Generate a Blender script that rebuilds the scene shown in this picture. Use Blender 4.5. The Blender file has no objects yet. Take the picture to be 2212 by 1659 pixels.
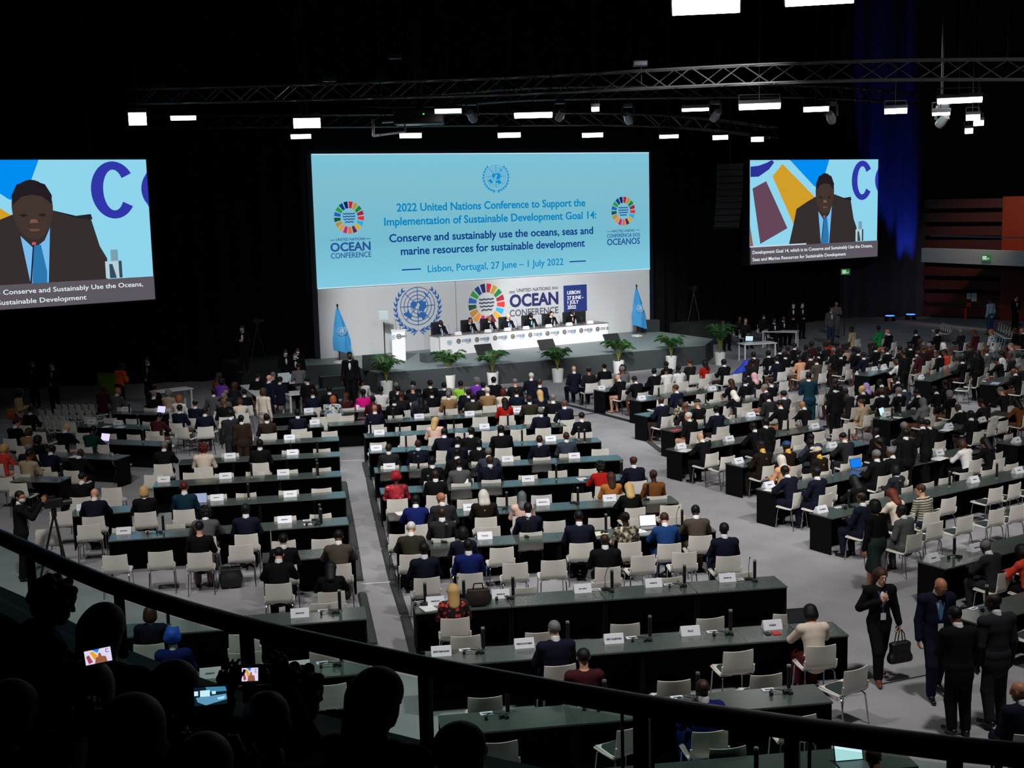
import bpy, bmesh, math, random
import numpy as np
from mathutils import Vector, Matrix
random.seed(7)
S = bpy.context.scene
COL = S.collection
PI = math.pi
# ---------------------------------------------------------------- camera (2212 x 1659)
FPX, PITCH, ROLL, CAMH = 2790.0, math.radians(8.2), math.radians(1.4), 7.0
_f = Vector((0, math.cos(PITCH), -math.sin(PITCH)))
_r = Vector((1, 0, 0)); _u = _r.cross(_f)
_c, _s = math.cos(ROLL), math.sin(ROLL)
RT = _r * _c - _u * _s
UP = _r * _s + _u * _c
CAMP = Vector((0, 0, CAMH))
cam_d = bpy.data.cameras.new('camera'); cam = bpy.data.objects.new('camera', cam_d); COL.objects.link(cam)
cam_d.sensor_width = 36.0; cam_d.lens = 36.0 * FPX / 2212; cam_d.clip_end = 300; cam_d.clip_start = .1
M = Matrix((( RT.x, UP.x, -_f.x, 0), (RT.y, UP.y, -_f.y, 0), (RT.z, UP.z, -_f.z, CAMH), (0, 0, 0, 1)))
cam.matrix_world = M
S.camera = cam
# ---------------------------------------------------------------- view, world
S.view_settings.view_transform = 'Standard'; S.view_settings.look = 'None'
S.view_settings.gamma = 1.0; S.view_settings.use_curve_mapping = False
S.view_settings.exposure = 0.0
S.cycles.max_bounces = 5; S.cycles.diffuse_bounces = 2; S.cycles.glossy_bounces = 3
S.cycles.transparent_max_bounces = 12; S.cycles.use_denoising = True
S.cycles.sample_clamp_indirect = 4.0; S.cycles.caustics_reflective = False; S.cycles.caustics_refractive = False
wd = bpy.data.worlds.new('hall_dark'); S.world = wd; wd.use_nodes = True
wd.node_tree.nodes['Background'].inputs[0].default_value = (.5, .6, 1, 1)
wd.node_tree.nodes['Background'].inputs[1].default_value = 0.0006
# ---------------------------------------------------------------- hall lamps (high rig above the floor)
def spot(loc, target, power, cone=60, blend=.5, col=(1, .96, .9), size=.6):
    l = bpy.data.lights.new('hall_spot', 'SPOT'); l.energy = power; l.spot_size = math.radians(cone); l.spot_blend = blend
    l.color = col; l.shadow_soft_size = size
    o = bpy.data.objects.new('hall_spot', l); COL.objects.link(o); o.location = loc
    d = Vector(target) - Vector(loc); o.rotation_euler = d.to_track_quat('-Z', 'Y').to_euler(); return o
LK = 1.0; KC = (1, .975, .94)
# front-of-house rig, above and in front of the balcony, lights the backs of the seats
spot((-5, 13, 15.5), (-2.5, 22, 0), 4600 * LK, 72, .6, KC)
spot((6, 13, 15.5), (4.8, 21.5, 0), 4600 * LK, 72, .6, KC)
spot((0, 17, 15.5), (1, 31, 0), 6200 * LK, 62, .6, KC)
spot((12, 18, 15.5), (11, 33, 0), 6600 * LK, 64, .6, KC)
spot((-10, 17, 15), (-8.5, 29, 0), 3000 * LK, 58, .7, KC)
# truss rigs over the middle of the hall
spot((-4, 30, 11.5), (-2, 39, 0), 3000 * LK, 84, .6, (.93, .96, 1))
spot((5, 33, 11.5), (6, 44, 0), 3200 * LK, 84, .6, (.93, .96, 1))
spot((14, 38, 12), (15, 48, 0), 2600 * LK, 84, .6, (.93, .96, 1))
# stage wash
spot((-6, 36, 11), (-2.5, 52.5, 2.0), 11500 * LK, 34, .5, (1, .98, .96))
spot((4, 40, 11), (3.5, 55, 2.0), 11500 * LK, 34, .5, (1, .98, .96))

# added spots, no fixture seen, brightening the red wall and right gallery
spot((22, 60, 9), (26, 66.5, 2.5), 900, 70, .7, (1, .8, .6)); spot((26, 50, 14), (28, 62, 6.5), 1300, 40, .7, (.95, .97, 1))
# ---------------------------------------------------------------- pixel <-> place
def ray(px, py):
    return _f * FPX + RT * (px - 1106) - UP * (py - 829.5)
def at(px, py, z=0.0):
    d = ray(px, py); return CAMP + d * ((z - CAMH) / d.z)
def atd(px, py, dist):
    d = ray(px, py); return CAMP + d * (dist / d.y)
class Plane:                                            # a vertical plane through two floor points
    def __init__(self, A, B):
        self.A = Vector((A[0], A[1], 0)); self.u = Vector((B[0] - A[0], B[1] - A[1], 0)).normalized(); self.n = self.u.cross(Vector((0, 0, 1)))
    def hit(self, px, py):
        d = ray(px, py); t = (self.A - CAMP).dot(self.n) / d.dot(self.n); return CAMP + d * t
    def uv(self, px, py):
        q = self.hit(px, py) - self.A; return q.dot(self.u), q.z
    def mat(self, off=0.0, base=0.0):                   # local x=u, y=z(up), z=out towards the hall
        o = self.A + self.n * off
        return Matrix(((self.u.x, 0, self.n.x, o.x), (self.u.y, 0, self.n.y, o.y), (0, 1, 0, base), (0, 0, 0, 1)))
# ---------------------------------------------------------------- materials
MATS = {}
def srgb(c):
    return tuple(((v / 255) / 12.92 if v / 255 <= .04045 else ((v / 255 + .055) / 1.055) ** 2.4) for v in c)
def mat(key, rgb=(128, 128, 128), rough=.6, metal=0.0, spec=.5, noise=0.0, nscale=30.0, bump=0.0, emit=0.0):
    if key in MATS: return MATS[key]
    m = bpy.data.materials.new(key); m.use_nodes = True; nt = m.node_tree; b = nt.nodes['Principled BSDF']
    c = srgb(rgb)
    b.inputs['Base Color'].default_value = (*c, 1); b.inputs['Roughness'].default_value = rough
    b.inputs['Metallic'].default_value = metal; b.inputs['Specular IOR Level'].default_value = spec
    if emit:
        b.inputs['Emission Color'].default_value = (*c, 1); b.inputs['Emission Strength'].default_value = emit
        b.inputs['Base Color'].default_value = (*[v * .15 for v in c], 1)
    if noise or bump:
        tc = nt.nodes.new('ShaderNodeTexCoord'); n = nt.nodes.new('ShaderNodeTexNoise')
        n.inputs['Scale'].default_value = nscale; n.inputs['Detail'].default_value = 4
        nt.links.new(tc.outputs['Object'], n.inputs['Vector'])
        if noise:
            r = nt.nodes.new('ShaderNodeMapRange'); r.inputs['To Min'].default_value = 1 - noise; r.inputs['To Max'].default_value = 1 + noise
            mx = nt.nodes.new('ShaderNodeMix'); mx.data_type = 'RGBA'; mx.blend_type = 'MULTIPLY'; mx.inputs['Factor'].default_value = 1
            mx.inputs['A'].default_value = (*c, 1)
            nt.links.new(n.outputs['Fac'], r.inputs['Value']); nt.links.new(r.outputs['Result'], mx.inputs['B'])
            nt.links.new(mx.outputs['Result'], b.inputs['Base Color'])
        if bump:
            bp = nt.nodes.new('ShaderNodeBump'); bp.inputs['Strength'].default_value = bump; bp.inputs['Distance'].default_value = .01
            nt.links.new(n.outputs['Fac'], bp.inputs['Height']); nt.links.new(bp.outputs['Normal'], b.inputs['Normal'])
    MATS[key] = m; return m
def emis(key, rgb, k=1.0):                              # a lit screen or lamp face
    if key in MATS: return MATS[key]
    m = bpy.data.materials.new(key); m.use_nodes = True; nt = m.node_tree; nt.nodes.clear()
    e = nt.nodes.new('ShaderNodeEmission'); o = nt.nodes.new('ShaderNodeOutputMaterial')
    e.inputs[0].default_value = (*srgb(rgb), 1); e.inputs[1].default_value = k
    nt.links.new(e.outputs[0], o.inputs[0]); MATS[key] = m; return m
# ---------------------------------------------------------------- objects
def tag(o, label=None, cat=None, group=None, kind=None):
    if label: o['label'] = label
    if cat: o['category'] = cat
    if group: o['group'] = group
    if kind: o['kind'] = kind
    return o
def link(o, parent=None):
    COL.objects.link(o)
    if parent is not None: o.parent = parent
    return o
def empty(name, loc=(0, 0, 0), rz=0.0):
    o = bpy.data.objects.new(name, None); COL.objects.link(o); o.empty_display_size = .1
    o.location = loc; o.rotation_euler = (0, 0, rz); return o
class MB:                                               # collects simple shapes into one mesh
    def __init__(self): self.bm = bmesh.new(); self.mi = 0
    def _tag(self, before):
        for f in self.bm.faces[before:] if False else []: pass
    def box(self, c, s, rz=0.0, bevel=0.0, mi=0, M=None):
        g = bmesh.ops.create_cube(self.bm, size=1.0)['verts']
        bmesh.ops.scale(self.bm, vec=s, verts=g)
        if bevel:
            es = list({e for v in g for e in v.link_edges})
            r = bmesh.ops.bevel(self.bm, geom=es, offset=bevel, segments=2, affect='EDGES', profile=.6)
            g = list({v for f in r['faces'] for v in f.verts} | set(v for v in g if v.is_valid))
            g = self._island(g)
        if M is None: M = Matrix.Translation(c) @ Matrix.Rotation(rz, 4, 'Z')
        bmesh.ops.transform(self.bm, matrix=M, verts=g)
        for f in {f for v in g for f in v.link_faces}: f.material_index = mi
        return self
    def _island(self, g):
        seen = set(g); st = list(g)
        while st:
            v = st.pop()
            for e in v.link_edges:
                w = e.other_vert(v)
                if w not in seen: seen.add(w); st.append(w)
        return list(seen)
    def tube(self, a, b, r, r2=None, n=8, mi=0):
        a = Vector(a); b = Vector(b); d = b - a
        if d.length < 1e-6: return self
        g = bmesh.ops.create_cone(self.bm, cap_ends=True, segments=n, radius1=r, radius2=r if r2 is None else r2, depth=d.length)['verts']
        q = d.to_track_quat('Z', 'Y').to_matrix().to_4x4()
        bmesh.ops.transform(self.bm, matrix=Matrix.Translation((a + b) / 2) @ q, verts=g)
        for f in {f for v in g for f in v.link_faces}: f.material_index = mi
        return self
    def path(self, pts, r, n=8, mi=0):
        for a, b in zip(pts, pts[1:]): self.tube(a, b, r, n=n, mi=mi)
        return self
    def ball(self, c, s, mi=0, u=12, v=8):
        g = bmesh.ops.create_uvsphere(self.bm, u_segments=u, v_segments=v, radius=1)['verts']
        bmesh.ops.transform(self.bm, matrix=Matrix.Translation(c) @ Matrix.Diagonal((*s, 1)) if hasattr(s, '__len__') else Matrix.Translation(c) @ Matrix.Scale(s, 4), verts=g)
        for f in {f for v in g for f in v.link_faces}: f.material_index = mi
        return self
    def poly(self, pts, mi=0):
        f = self.bm.faces.new([self.bm.verts.new(p) for p in pts]); f.material_index = mi; return self
    def prism(self, pts2, z0, z1, mi=0):                # polygon in xy extruded along z
        lo = [self.bm.verts.new((*p, z0)) for p in pts2]; hi = [self.bm.verts.new((*p, z1)) for p in pts2]
        n = len(lo); fs = [self.bm.faces.new(lo[::-1]), self.bm.faces.new(hi)]
        for i in range(n): fs.append(self.bm.faces.new((lo[i], lo[(i + 1) % n], hi[(i + 1) % n], hi[i])))
        for f in fs: f.material_index = mi
        return self
    def lathe(self, prof, n=16, mi=0, c=(0, 0, 0)):
        rings = []
        for r, z in prof:
            rings.append([self.bm.verts.new((c[0] + r * math.cos(2 * PI * i / n), c[1] + r * math.sin(2 * PI * i / n), c[2] + z)) for i in range(n)])
        for A, B in zip(rings, rings[1:]):
            for i in range(n):
                f = self.bm.faces.new((A[i], A[(i + 1) % n], B[(i + 1) % n], B[i])); f.material_index = mi
        for R, fl in ((rings[0], True), (rings[-1], False)):
            try:
                f = self.bm.faces.new(R[::-1] if fl else R); f.material_index = mi
            except ValueError: pass
        return self
    def grid(self, rows, mi=0, close=False):            # rows of points -> quads
        vs = [[self.bm.verts.new(p) for p in r] for r in rows]
        for A, B in zip(vs, vs[1:]):
            m = len(A)
            for i in range(m if close else m - 1):
                f = self.bm.faces.new((A[i], A[(i + 1) % m], B[(i + 1) % m], B[i])); f.material_index = mi
        return self
    def mesh(self, name, mats, smooth=False, sharp=40):
        bmesh.ops.recalc_face_normals(self.bm, faces=self.bm.faces[:])
        me = bpy.data.meshes.new(name); self.bm.to_mesh(me); self.bm.free()
        for m in (mats if isinstance(mats, (list, tuple)) else [mats]): me.materials.append(m)
        if smooth:
            me.shade_smooth()
            try: me.set_sharp_from_angle(angle=math.radians(sharp))
            except Exception: pass
        return me
    def obj(self, name, mats, parent=None, smooth=False, sharp=40, mtx=None):
        o = bpy.data.objects.new(name, self.mesh(name, mats, smooth, sharp)); link(o, parent)
        if mtx is not None: o.matrix_local = mtx
        return o
def inst(name, me, parent=None, mtx=None, mats=None):   # an object on shared mesh data
    o = bpy.data.objects.new(name, me); link(o, parent)
    if mtx is not None: o.matrix_local = mtx
    if mats:
        for i, m in enumerate(mats):
            o.material_slots[i].link = 'OBJECT'; o.material_slots[i].material = m
    return o
def dup(o, parent=None):                                # a thing with its parts and sub-parts
    c = o.copy(); COL.objects.link(c)
    if parent is not None: c.parent = parent
    for ch in list(o.children): dup(ch, c)
    return c
ORD = ['zeroth', 'first', 'second', 'third', 'fourth', 'fifth', 'sixth', 'seventh', 'eighth', 'ninth', 'tenth', 'eleventh', 'twelfth', 'thirteenth', 'fourteenth', 'fifteenth', 'sixteenth', 'seventeenth', 'eighteenth', 'nineteenth', 'twentieth']
def nth(k):
    if k <= 20: return ORD[k]
    t, u = divmod(k, 10); T = {2: 'twent', 3: 'thirt', 4: 'fort', 5: 'fift'}[t]
    return T + 'ieth' if u == 0 else T + 'y-' + ORD[u]
# ---------------------------------------------------------------- smooth bodies: distance fields meshed as one continuous surface
def V3(*a): return np.array(a, float)
def rx(a): c, s = math.cos(a), math.sin(a); return np.array([[1, 0, 0], [0, c, -s], [0, s, c]])
def ry(a): c, s = math.cos(a), math.sin(a); return np.array([[c, 0, s], [0, 1, 0], [-s, 0, c]])
def rz_(a): c, s = math.cos(a), math.sin(a); return np.array([[c, -s, 0], [s, c, 0], [0, 0, 1]])
def cap(a, b, ra, rb=None): return ('c', np.asarray(a, float), np.asarray(b, float), ra, ra if rb is None else rb)
def ell(c, r, R=None): return ('e', np.asarray(c, float), np.asarray(r, float), np.eye(3) if R is None else R)
def _bbox(p):
    if p[0] == 'c':
        r = max(p[3], p[4]); return np.minimum(p[1], p[2]) - r, np.maximum(p[1], p[2]) + r
    e = np.sqrt(((p[3] * p[2]) ** 2).sum(1)); return p[1] - e, p[1] + e
def _dist(p, X, Y, Z):
    if p[0] == 'c':
        a, b = p[1], p[2]; ba = b - a; L = max(ba @ ba, 1e-9)
        px, py, pz = X - a[0], Y - a[1], Z - a[2]
        h = np.clip((px * ba[0] + py * ba[1] + pz * ba[2]) / L, 0, 1)
        return np.sqrt((px - h * ba[0]) ** 2 + (py - h * ba[1]) ** 2 + (pz - h * ba[2]) ** 2) - (p[3] + (p[4] - p[3]) * h)
    R = p[3]; px, py, pz = X - p[1][0], Y - p[1][1], Z - p[1][2]
    q = [R[0, i] * px + R[1, i] * py + R[2, i] * pz for i in range(3)]; r = p[2]
    if p[0] == 'b':
        d = [abs(q[i]) - r[i] for i in range(3)]
        return np.maximum(np.maximum(d[0], d[1]), d[2])
    k0 = np.sqrt((q[0] / r[0]) ** 2 + (q[1] / r[1]) ** 2 + (q[2] / r[2]) ** 2)
    k1 = np.sqrt((q[0] / r[0] ** 2) ** 2 + (q[1] / r[1] ** 2) ** 2 + (q[2] / r[2] ** 2) ** 2) + 1e-9
    return k0 * (k0 - 1) / k1
def sdf_mesh(name, ops, res, mats):
    bb = [_bbox(p) for s, p, k in ops if s == '+']
    lo = np.min([b[0] for b in bb], 0) - 3 * res; hi = np.max([b[1] for b in bb], 0) + 3 * res
    n = np.ceil((hi - lo) / res).astype(int) + 1
    D = np.full(n, 1.0, np.float32); ax = [lo[i] + res * np.arange(n[i]) for i in range(3)]
    for s, p, k in ops:
        b0, b1 = _bbox(p); m = k + 3 * res
        i0 = np.clip(np.floor((b0 - m - lo) / res).astype(int), 0, n - 1); i1 = np.clip(np.ceil((b1 + m - lo) / res).astype(int) + 1, 1, n)
        sl = tuple(slice(i0[i], i1[i]) for i in range(3))
        if any(i1[i] <= i0[i] for i in range(3)): continue
        X, Y, Z = np.meshgrid(*[ax[i][sl[i]] for i in range(3)], indexing='ij', sparse=True)
        d = _dist(p, X, Y, Z).astype(np.float32); o = D[sl]
        if s == '+':
            h = np.maximum(k - np.abs(o - d), 0) / max(k, 1e-6); D[sl] = np.minimum(o, d) - h * h * k * .25
        else:
            d = -d; h = np.maximum(k - np.abs(o - d), 0) / max(k, 1e-6); D[sl] = np.maximum(o, d) + h * h * k * .25
    sg = D < 0; nc = n - 1; N = int(nc.prod())
    cnt = np.zeros(N); acc = np.zeros((N, 3)); quads = []
    st = (nc[1] * nc[2], nc[2], 1)
    for a in range(3):
        s0 = [slice(None)] * 3; s1 = [slice(None)] * 3; s0[a] = slice(0, -1); s1[a] = slice(1, None)
        A, B = sg[tuple(s0)], sg[tuple(s1)]; e = np.argwhere(A != B)
        if not len(e): continue
        d0 = D[tuple(e.T)]; e1 = e.copy(); e1[:, a] += 1; d1 = D[tuple(e1.T)]
        P = e.astype(float); P[:, a] += d0 / (d0 - d1)
        b, c = (a + 1) % 3, (a + 2) % 3
        ids = []
        ok = (e[:, b] > 0) & (e[:, c] > 0) & (e[:, b] < nc[b]) & (e[:, c] < nc[c])
        e, P = e[ok], P[ok]; ins = sg[tuple(e.T)]
        for ob, oc in ((0, 0), (-1, 0), (-1, -1), (0, -1)):
            q = e.copy(); q[:, b] += ob; q[:, c] += oc
            f = q[:, 0] * st[0] + q[:, 1] * st[1] + q[:, 2]
            cnt += np.bincount(f, minlength=N)
            for i in range(3): acc[:, i] += np.bincount(f, weights=P[:, i], minlength=N)
            ids.append(f)
        Q = np.stack(ids, 1); Q[~ins] = Q[~ins][:, ::-1]; quads.append(Q)
    Q = np.concatenate(quads); used = np.unique(Q); rem = np.full(N, -1); rem[used] = np.arange(len(used))
    verts = acc[used] / cnt[used][:, None] * res + lo; Q = rem[Q]
    me = bpy.data.meshes.new(name)
    me.vertices.add(len(verts)); me.vertices.foreach_set('co', verts.astype(np.float32).ravel())
    me.loops.add(Q.size); me.loops.foreach_set('vertex_index', Q.astype(np.int32).ravel())
    me.polygons.add(len(Q)); me.polygons.foreach_set('loop_start', np.arange(0, Q.size, 4, dtype=np.int32))
    me.update(calc_edges=True); me.polygons.foreach_set('use_smooth', np.ones(len(Q), bool)); me.validate()
    for m in mats: me.materials.append(m)
    return me
MB0 = mat('unset', (120, 120, 120))
# ---------------------------------------------------------------- figures
def head_ops(c, R):
    T = lambda x, y, z: c + R @ V3(x, y, z)
    o = [('+', ell(T(0, -.012, .028), (.076, .096, .087), R), .02), ('+', ell(T(0, .03, -.045), (.055, .060, .070), R), .03),
         ('+', cap(T(0, .086, .012), T(0, .104, -.018), .009, .014), .015), ('+', ell(T(0, .073, .03), (.05, .022, .013), R), .02),
         ('+', ell(T(0, .084, -.055), (.024, .012, .010), R), .012), ('+', ell(T(0, .066, -.092), (.024, .022, .020), R), .02)]
    for s in (-1, 1):
        o += [('-', ell(T(s * .031, .098, .014), (.017, .014, .011), R), .01), ('+', ell(T(s * .031, .080, .013), (.013, .012, .010), R), .004),
              ('+', ell(T(s * .078, -.008, -.002), (.010, .020, .032), R), .008)]
    return o
def hand_ops(w, d, nrm, side, curl=.5, k=1.0, spread=1.0):
    d = d / np.linalg.norm(d); nrm = nrm - d * (nrm @ d); nrm = nrm / np.linalg.norm(nrm); t = np.cross(nrm, d) * side
    o = []
    ls = (.070, .078, .072, .056)
    for i, off in enumerate((.030, .010, -.011, -.030)):      # t points to the thumb side
        kn = w + d * (.088 if i in (1, 2) else .082) + t * off * spread
        o.append(('+', cap(w + d * .02 + t * off * .6, kn, .0125 * k, .0115 * k), .012))
        a1, a2 = curl * .7, curl * 1.6
        m = kn + (d * math.cos(a1) + nrm * math.sin(a1) + t * off * 1.2 * (spread - .6)) * ls[i] * .55
        e = m + (d * math.cos(a2) + nrm * math.sin(a2)) * ls[i] * .5
        o += [('+', cap(kn, m, .0098 * k, .0090 * k), .004), ('+', cap(m, e, .0090 * k, .0074 * k), .004)]
    b = w + d * .03 + t * .026
    m = b + (d * .62 + t * .72 + nrm * .25) * .045; e = m + (d * .92 + t * .15 + nrm * .35 * curl) * .034
    o += [('+', cap(b, m, .0135 * k, .0110 * k), .008), ('+', cap(m, e, .0108 * k, .0085 * k), .004)]
    return o
def torso_parts(J, g=0.0):
    R, p, n = J['R'], J['pel'], J['neck']; L = np.linalg.norm(n - p); w = J.get('w', 1.0)
    T = lambda x, y, f: p + R @ V3(x, y, f * L)
    return [('+', ell(T(0, .005, .0), (.165 * w + g, .108 + g, .125 + g), R), .05), ('+', ell(T(0, J.get('belly', 0), .3), (.145 * w + g, .108 + g + J.get('belly', 0), .15 + g), R), .06),
            ('+', ell(T(0, .0, .66), (.168 * w + g, .112 + g, .165 + g), R), .06),
            ('+', cap(J['sh'][0], J['sh'][1], .058 + g), .06), ('+', cap(T(-.06, -.02, .86), T(.06, -.02, .86), .062 + g), .05)]
def arm_parts(J, g=0.0, cut=1.0, loose=0.0):
    o = []
    for i in (0, 1):
        s, e, w = J['sh'][i], J['el'][i], J['wr'][i]; w = e + (w - e) * cut
        o += [('+', cap(s, e, .056 + g, .043 + g + loose), .03), ('+', cap(e, w, .043 + g + loose, .030 + g + loose), .015)]
    return o
def leg_parts(J, g=0.0, cut=1.0, loose=0.0):
    o = []
    for i in (0, 1):
        h, k, a = J['hip'][i], J['kn'][i], J['an'][i]; a2 = k + (a - k) * cut
        o += [('+', cap(h, k, .086 + g, .060 + g + loose), .03), ('+', cap(k, a2, .058 + g + loose, (.041 + g + loose)), .02)]
    return o
def body_ops(J, hands=True):
    o = torso_parts(J) + arm_parts(J) + leg_parts(J)
    for i in (0, 1):
        a, f = J['an'][i], J['ft'][i]
        o += [('+', cap(a + f * -.03 + V3(0, 0, -.045), a + f * .15 + V3(0, 0, -.06), .036, .030), .03)]
    o.append(('+', cap(J['neck'] - J['R'] @ V3(0, 0, .03), J['head'] + J['HR'] @ V3(0, -.02, -.06), .056, .050), .025))
    o += head_ops(J['head'], J['HR'])
    if hands:
        for i in (0, 1): o += hand_ops(J['wr'][i], J['hd'][i], J['hn'][i], (1 if i else -1) * J.get('tside', 1), J.get('curl', .5), J.get('hk', 1.05), J.get('spread', 1.0))
    return o
def jacket_ops(J, g=.016, hem=.14, vcut=True, sleeve=.95):
    R, p, n = J['R'], J['pel'], J['neck']; L = np.linalg.norm(n - p); T = lambda x, y, z: p + R @ V3(x, y, z)
    o = torso_parts(J, g) + arm_parts(J, g * .9, sleeve, .004)
    for i in (0, 1): o.append(('+', ell(J['sh'][i] + R @ V3(0, 0, .004), (.062 + g, .062 + g, .056 + g), R), .03))
    if hem > 0: o.append(('+', ell(T(0, .005, -hem * .45), (.172 * J.get('w', 1) + g, .118 + g, .10 + hem * .4), R), .05))
    o.append(('-', cap(J['neck'] - R @ V3(0, 0, .0), J['neck'] + R @ V3(0, .02, .2), .062), .01))
    if vcut: o.append(('-', ell(T(0, .155, L * .70), (.052, .075, .18), R), .008))
    return o
def shirt_ops(J):
    R, p, n = J['R'], J['pel'], J['neck']; L = np.linalg.norm(n - p); T = lambda x, y, z: p + R @ V3(x, y, z)
    o = [('+', ell(T(0, .004, L * .66), (.10, .114, .17), R), .03), ('+', ell(T(0, .004, L * .35), (.08, .110, .14), R), .03),
         ('+', cap(n - R @ V3(0, 0, .035), n + (J['head'] - n) * .26, .066, .063), .03)]
    return o
def trouser_ops(J, g=.013, cut=.97, loose=.012):
    o = [('+', ell(J['pel'] + J['R'] @ V3(0, -.01, -.01), (.168 * J.get('w', 1) + g, .112 + g, .12 + g), J['R']), .04)] + leg_parts(J, g, cut, loose)
    return o
def skirt_ops(J, g=.02):
    k = [(J['kn'][i] + (J['an'][i] - J['kn'][i]) * .12) for i in (0, 1)]
    o = [('+', ell(J['pel'], (.17 + g, .13 + g, .13 + g), J['R']), .04)]
    for i in (0, 1): o.append(('+', cap(J['hip'][i], k[i], .10 + g, .075 + g), .08))
    m = (J['hip'][0] + J['hip'][1]) / 2; mk = (k[0] + k[1]) / 2
    return o + [('+', cap(m, mk, .10, .08), .08)]
def shoe_ops(J):
    o = []
    for i in (0, 1):
        a, f = J['an'][i], J['ft'][i]
        o += [('+', cap(a + f * -.04 + V3(0, 0, -.045), a + f * .04 + V3(0, 0, -.04), .044, .042), .02), ('+', cap(a + f * .02 + V3(0, 0, -.05), a + f * .17 + V3(0, 0, -.062), .040, .032), .03),
              ('-', ('b', a + V3(0, 0, -.192), V3(.5, .5, .1), np.eye(3)), .004)]
    return o
def J_seat(lean=.08, pitch=.15, yaw=0.0, arms='table', w=1.0, knee=.40, belly=0.0):
    R = rx(-lean); p = V3(0, -.035, .575); n = p + R @ V3(0, 0, .50)
    sh = [p + R @ V3(s * .168 * w, 0, .425) for s in (-1, 1)]
    HR = rz_(yaw) @ rx(-pitch - lean * .5); hd = n + R @ V3(0, .012, .045) + HR @ V3(0, .015, .105)
    el, wr, dd, nn = [], [], [], []
    for i, s in enumerate((-1, 1)):
        S_ = sh[i]
        if arms == 'table': e = S_ + V3(s * .075, .10, -.235); w_ = V3(s * .10, e[1] + .22, .785)
        elif arms == 'write': e = S_ + V3(s * .10, .16, -.20); w_ = V3(s * .05 + .03, e[1] + .19, .785)
        elif arms == 'lap': e = S_ + V3(s * .085, .03, -.26); w_ = V3(s * .06, .20, .665)
        elif arms == 'phone': e = S_ + V3(s * .05, .17, -.21); w_ = V3(s * .055, e[1] + .12, hd[2] - .13)
        elif arms == 'up': e = S_ + V3(s * .07, .20, -.12); w_ = V3(s * .085, e[1] + .10, hd[2] + .02)
        el.append(e); wr.append(w_); v = w_ - e; v = v / np.linalg.norm(v)
        dd.append(v if arms not in ('table', 'write', 'lap') else V3(-s * .35, .9, -.12)); nn.append(V3(0, 0, -1) if arms in ('table', 'write', 'lap') else V3(-s, .2, 0))
    return dict(R=R, pel=p, neck=n, sh=sh, head=hd, HR=HR, el=el, wr=wr, hd=dd, hn=nn, w=w, belly=belly,
                hip=[V3(s * .09, -.05, .545) for s in (-1, 1)], kn=[V3(s * .12, knee, .52) for s in (-1, 1)], an=[V3(s * .12, knee - .05, .095) for s in (-1, 1)],
                ft=[V3(s * .12, 1, 0) for s in (-1, 1)])
def J_stand(H=1.75, pitch=.1, yaw=0.0, arms='clasp', step=0.0, w=1.0, belly=0.0, lean=.02, stance=.1):
    k = H / 1.75; R = rx(-lean); p = V3(0, 0, .98 * k); n = p + R @ V3(0, 0, .50 * k)
    sh = [p + R @ V3(s * .178 * w, 0, .43 * k) for s in (-1, 1)]
    HR = rz_(yaw) @ rx(-pitch); hd = n + V3(0, .012, .045) + HR @ V3(0, .015, .105)
    el, wr, dd, nn = [], [], [], []
    for i, s in enumerate((-1, 1)):
        S_ = sh[i]
        if arms == 'clasp': e = S_ + V3(s * .07, .02, -.29 * k); w_ = V3(s * .05, .19, e[2] - .10); d = V3(-s * .9, .15, -.3); m = V3(0, -1, 0)
        elif arms == 'hold': e = S_ + V3(s * .06, .05, -.27 * k); w_ = V3(s * .06, .30, e[2] + .05); d = V3(-s * .3, .6, .5); m = V3(-s, 0, .3)
        else: e = S_ + V3(s * .055, -.02, -.30 * k); w_ = e + V3(s * .02, .06, -.25 * k); d = V3(0, .12, -1); m = V3(-s, .1, 0)
        el.append(e); wr.append(w_); dd.append(d); nn.append(m)
    hip = [V3(s * .088, 0, .93 * k) for s in (-1, 1)]; kn, an = [], []
    for i, s in enumerate((-1, 1)):
        st = step * s
        kn.append(V3(s * stance, .03 + st * .55 + abs(step) * .1, .50 * k)); an.append(V3(s * stance * 1.05, st * 1.0 - .02, .093 + (.05 if st < 0 else 0)))
    return dict(R=R, pel=p, neck=n, sh=sh, head=hd, HR=HR, el=el, wr=wr, hd=dd, hn=nn, w=w, belly=belly, hip=hip, kn=kn, an=an, ft=[V3(s * .2, 1, 0) for s in (-1, 1)])
class Fig:                                              # shared meshes of one pose, made when first needed
    def __init__(self, key, J, res=.011, hem=.14, hands=True, sleeve=.95):
        self.J = J; self.mk = dict(body=lambda: sdf_mesh('person', body_ops(J, hands), res, [MB0]), jacket=lambda: sdf_mesh('jacket', jacket_ops(J, hem=hem, sleeve=sleeve), res, [MB0]),
            top=lambda: sdf_mesh('top', jacket_ops(J, .011, hem, False, sleeve), res, [MB0]), shirt=lambda: sdf_mesh('shirt', shirt_ops(J), res, [MB0]), trousers=lambda: sdf_mesh('trousers', trouser_ops(J), res, [MB0]),
            skirt=lambda: sdf_mesh('skirt', skirt_ops(J), res, [MB0]), shoes=lambda: sdf_mesh('shoes', shoe_ops(J), res * .9, [MB0]))
        m = np.eye(4); m[:3, :3] = J['HR']; m[:3, 3] = J['head']; self.hm = Matrix([list(r) for r in m])
        t = np.eye(4); t[:3, :3] = J['R']; t[:3, 3] = J['pel']; self.tm = Matrix([list(r) for r in t])
    def __getattr__(self, k):
        if k in self.__dict__.get('mk', {}): setattr(self, k, self.mk[k]()); return self.__dict__[k]
        raise AttributeError(k)
FACE = ('-', ell((0, .115, -.025), (.074, .085, .085)), .012)
def _cutz(z): return ('-', ('b', V3(0, 0, z - .5), V3(.4, .4, .5), np.eye(3)), .008)
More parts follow.
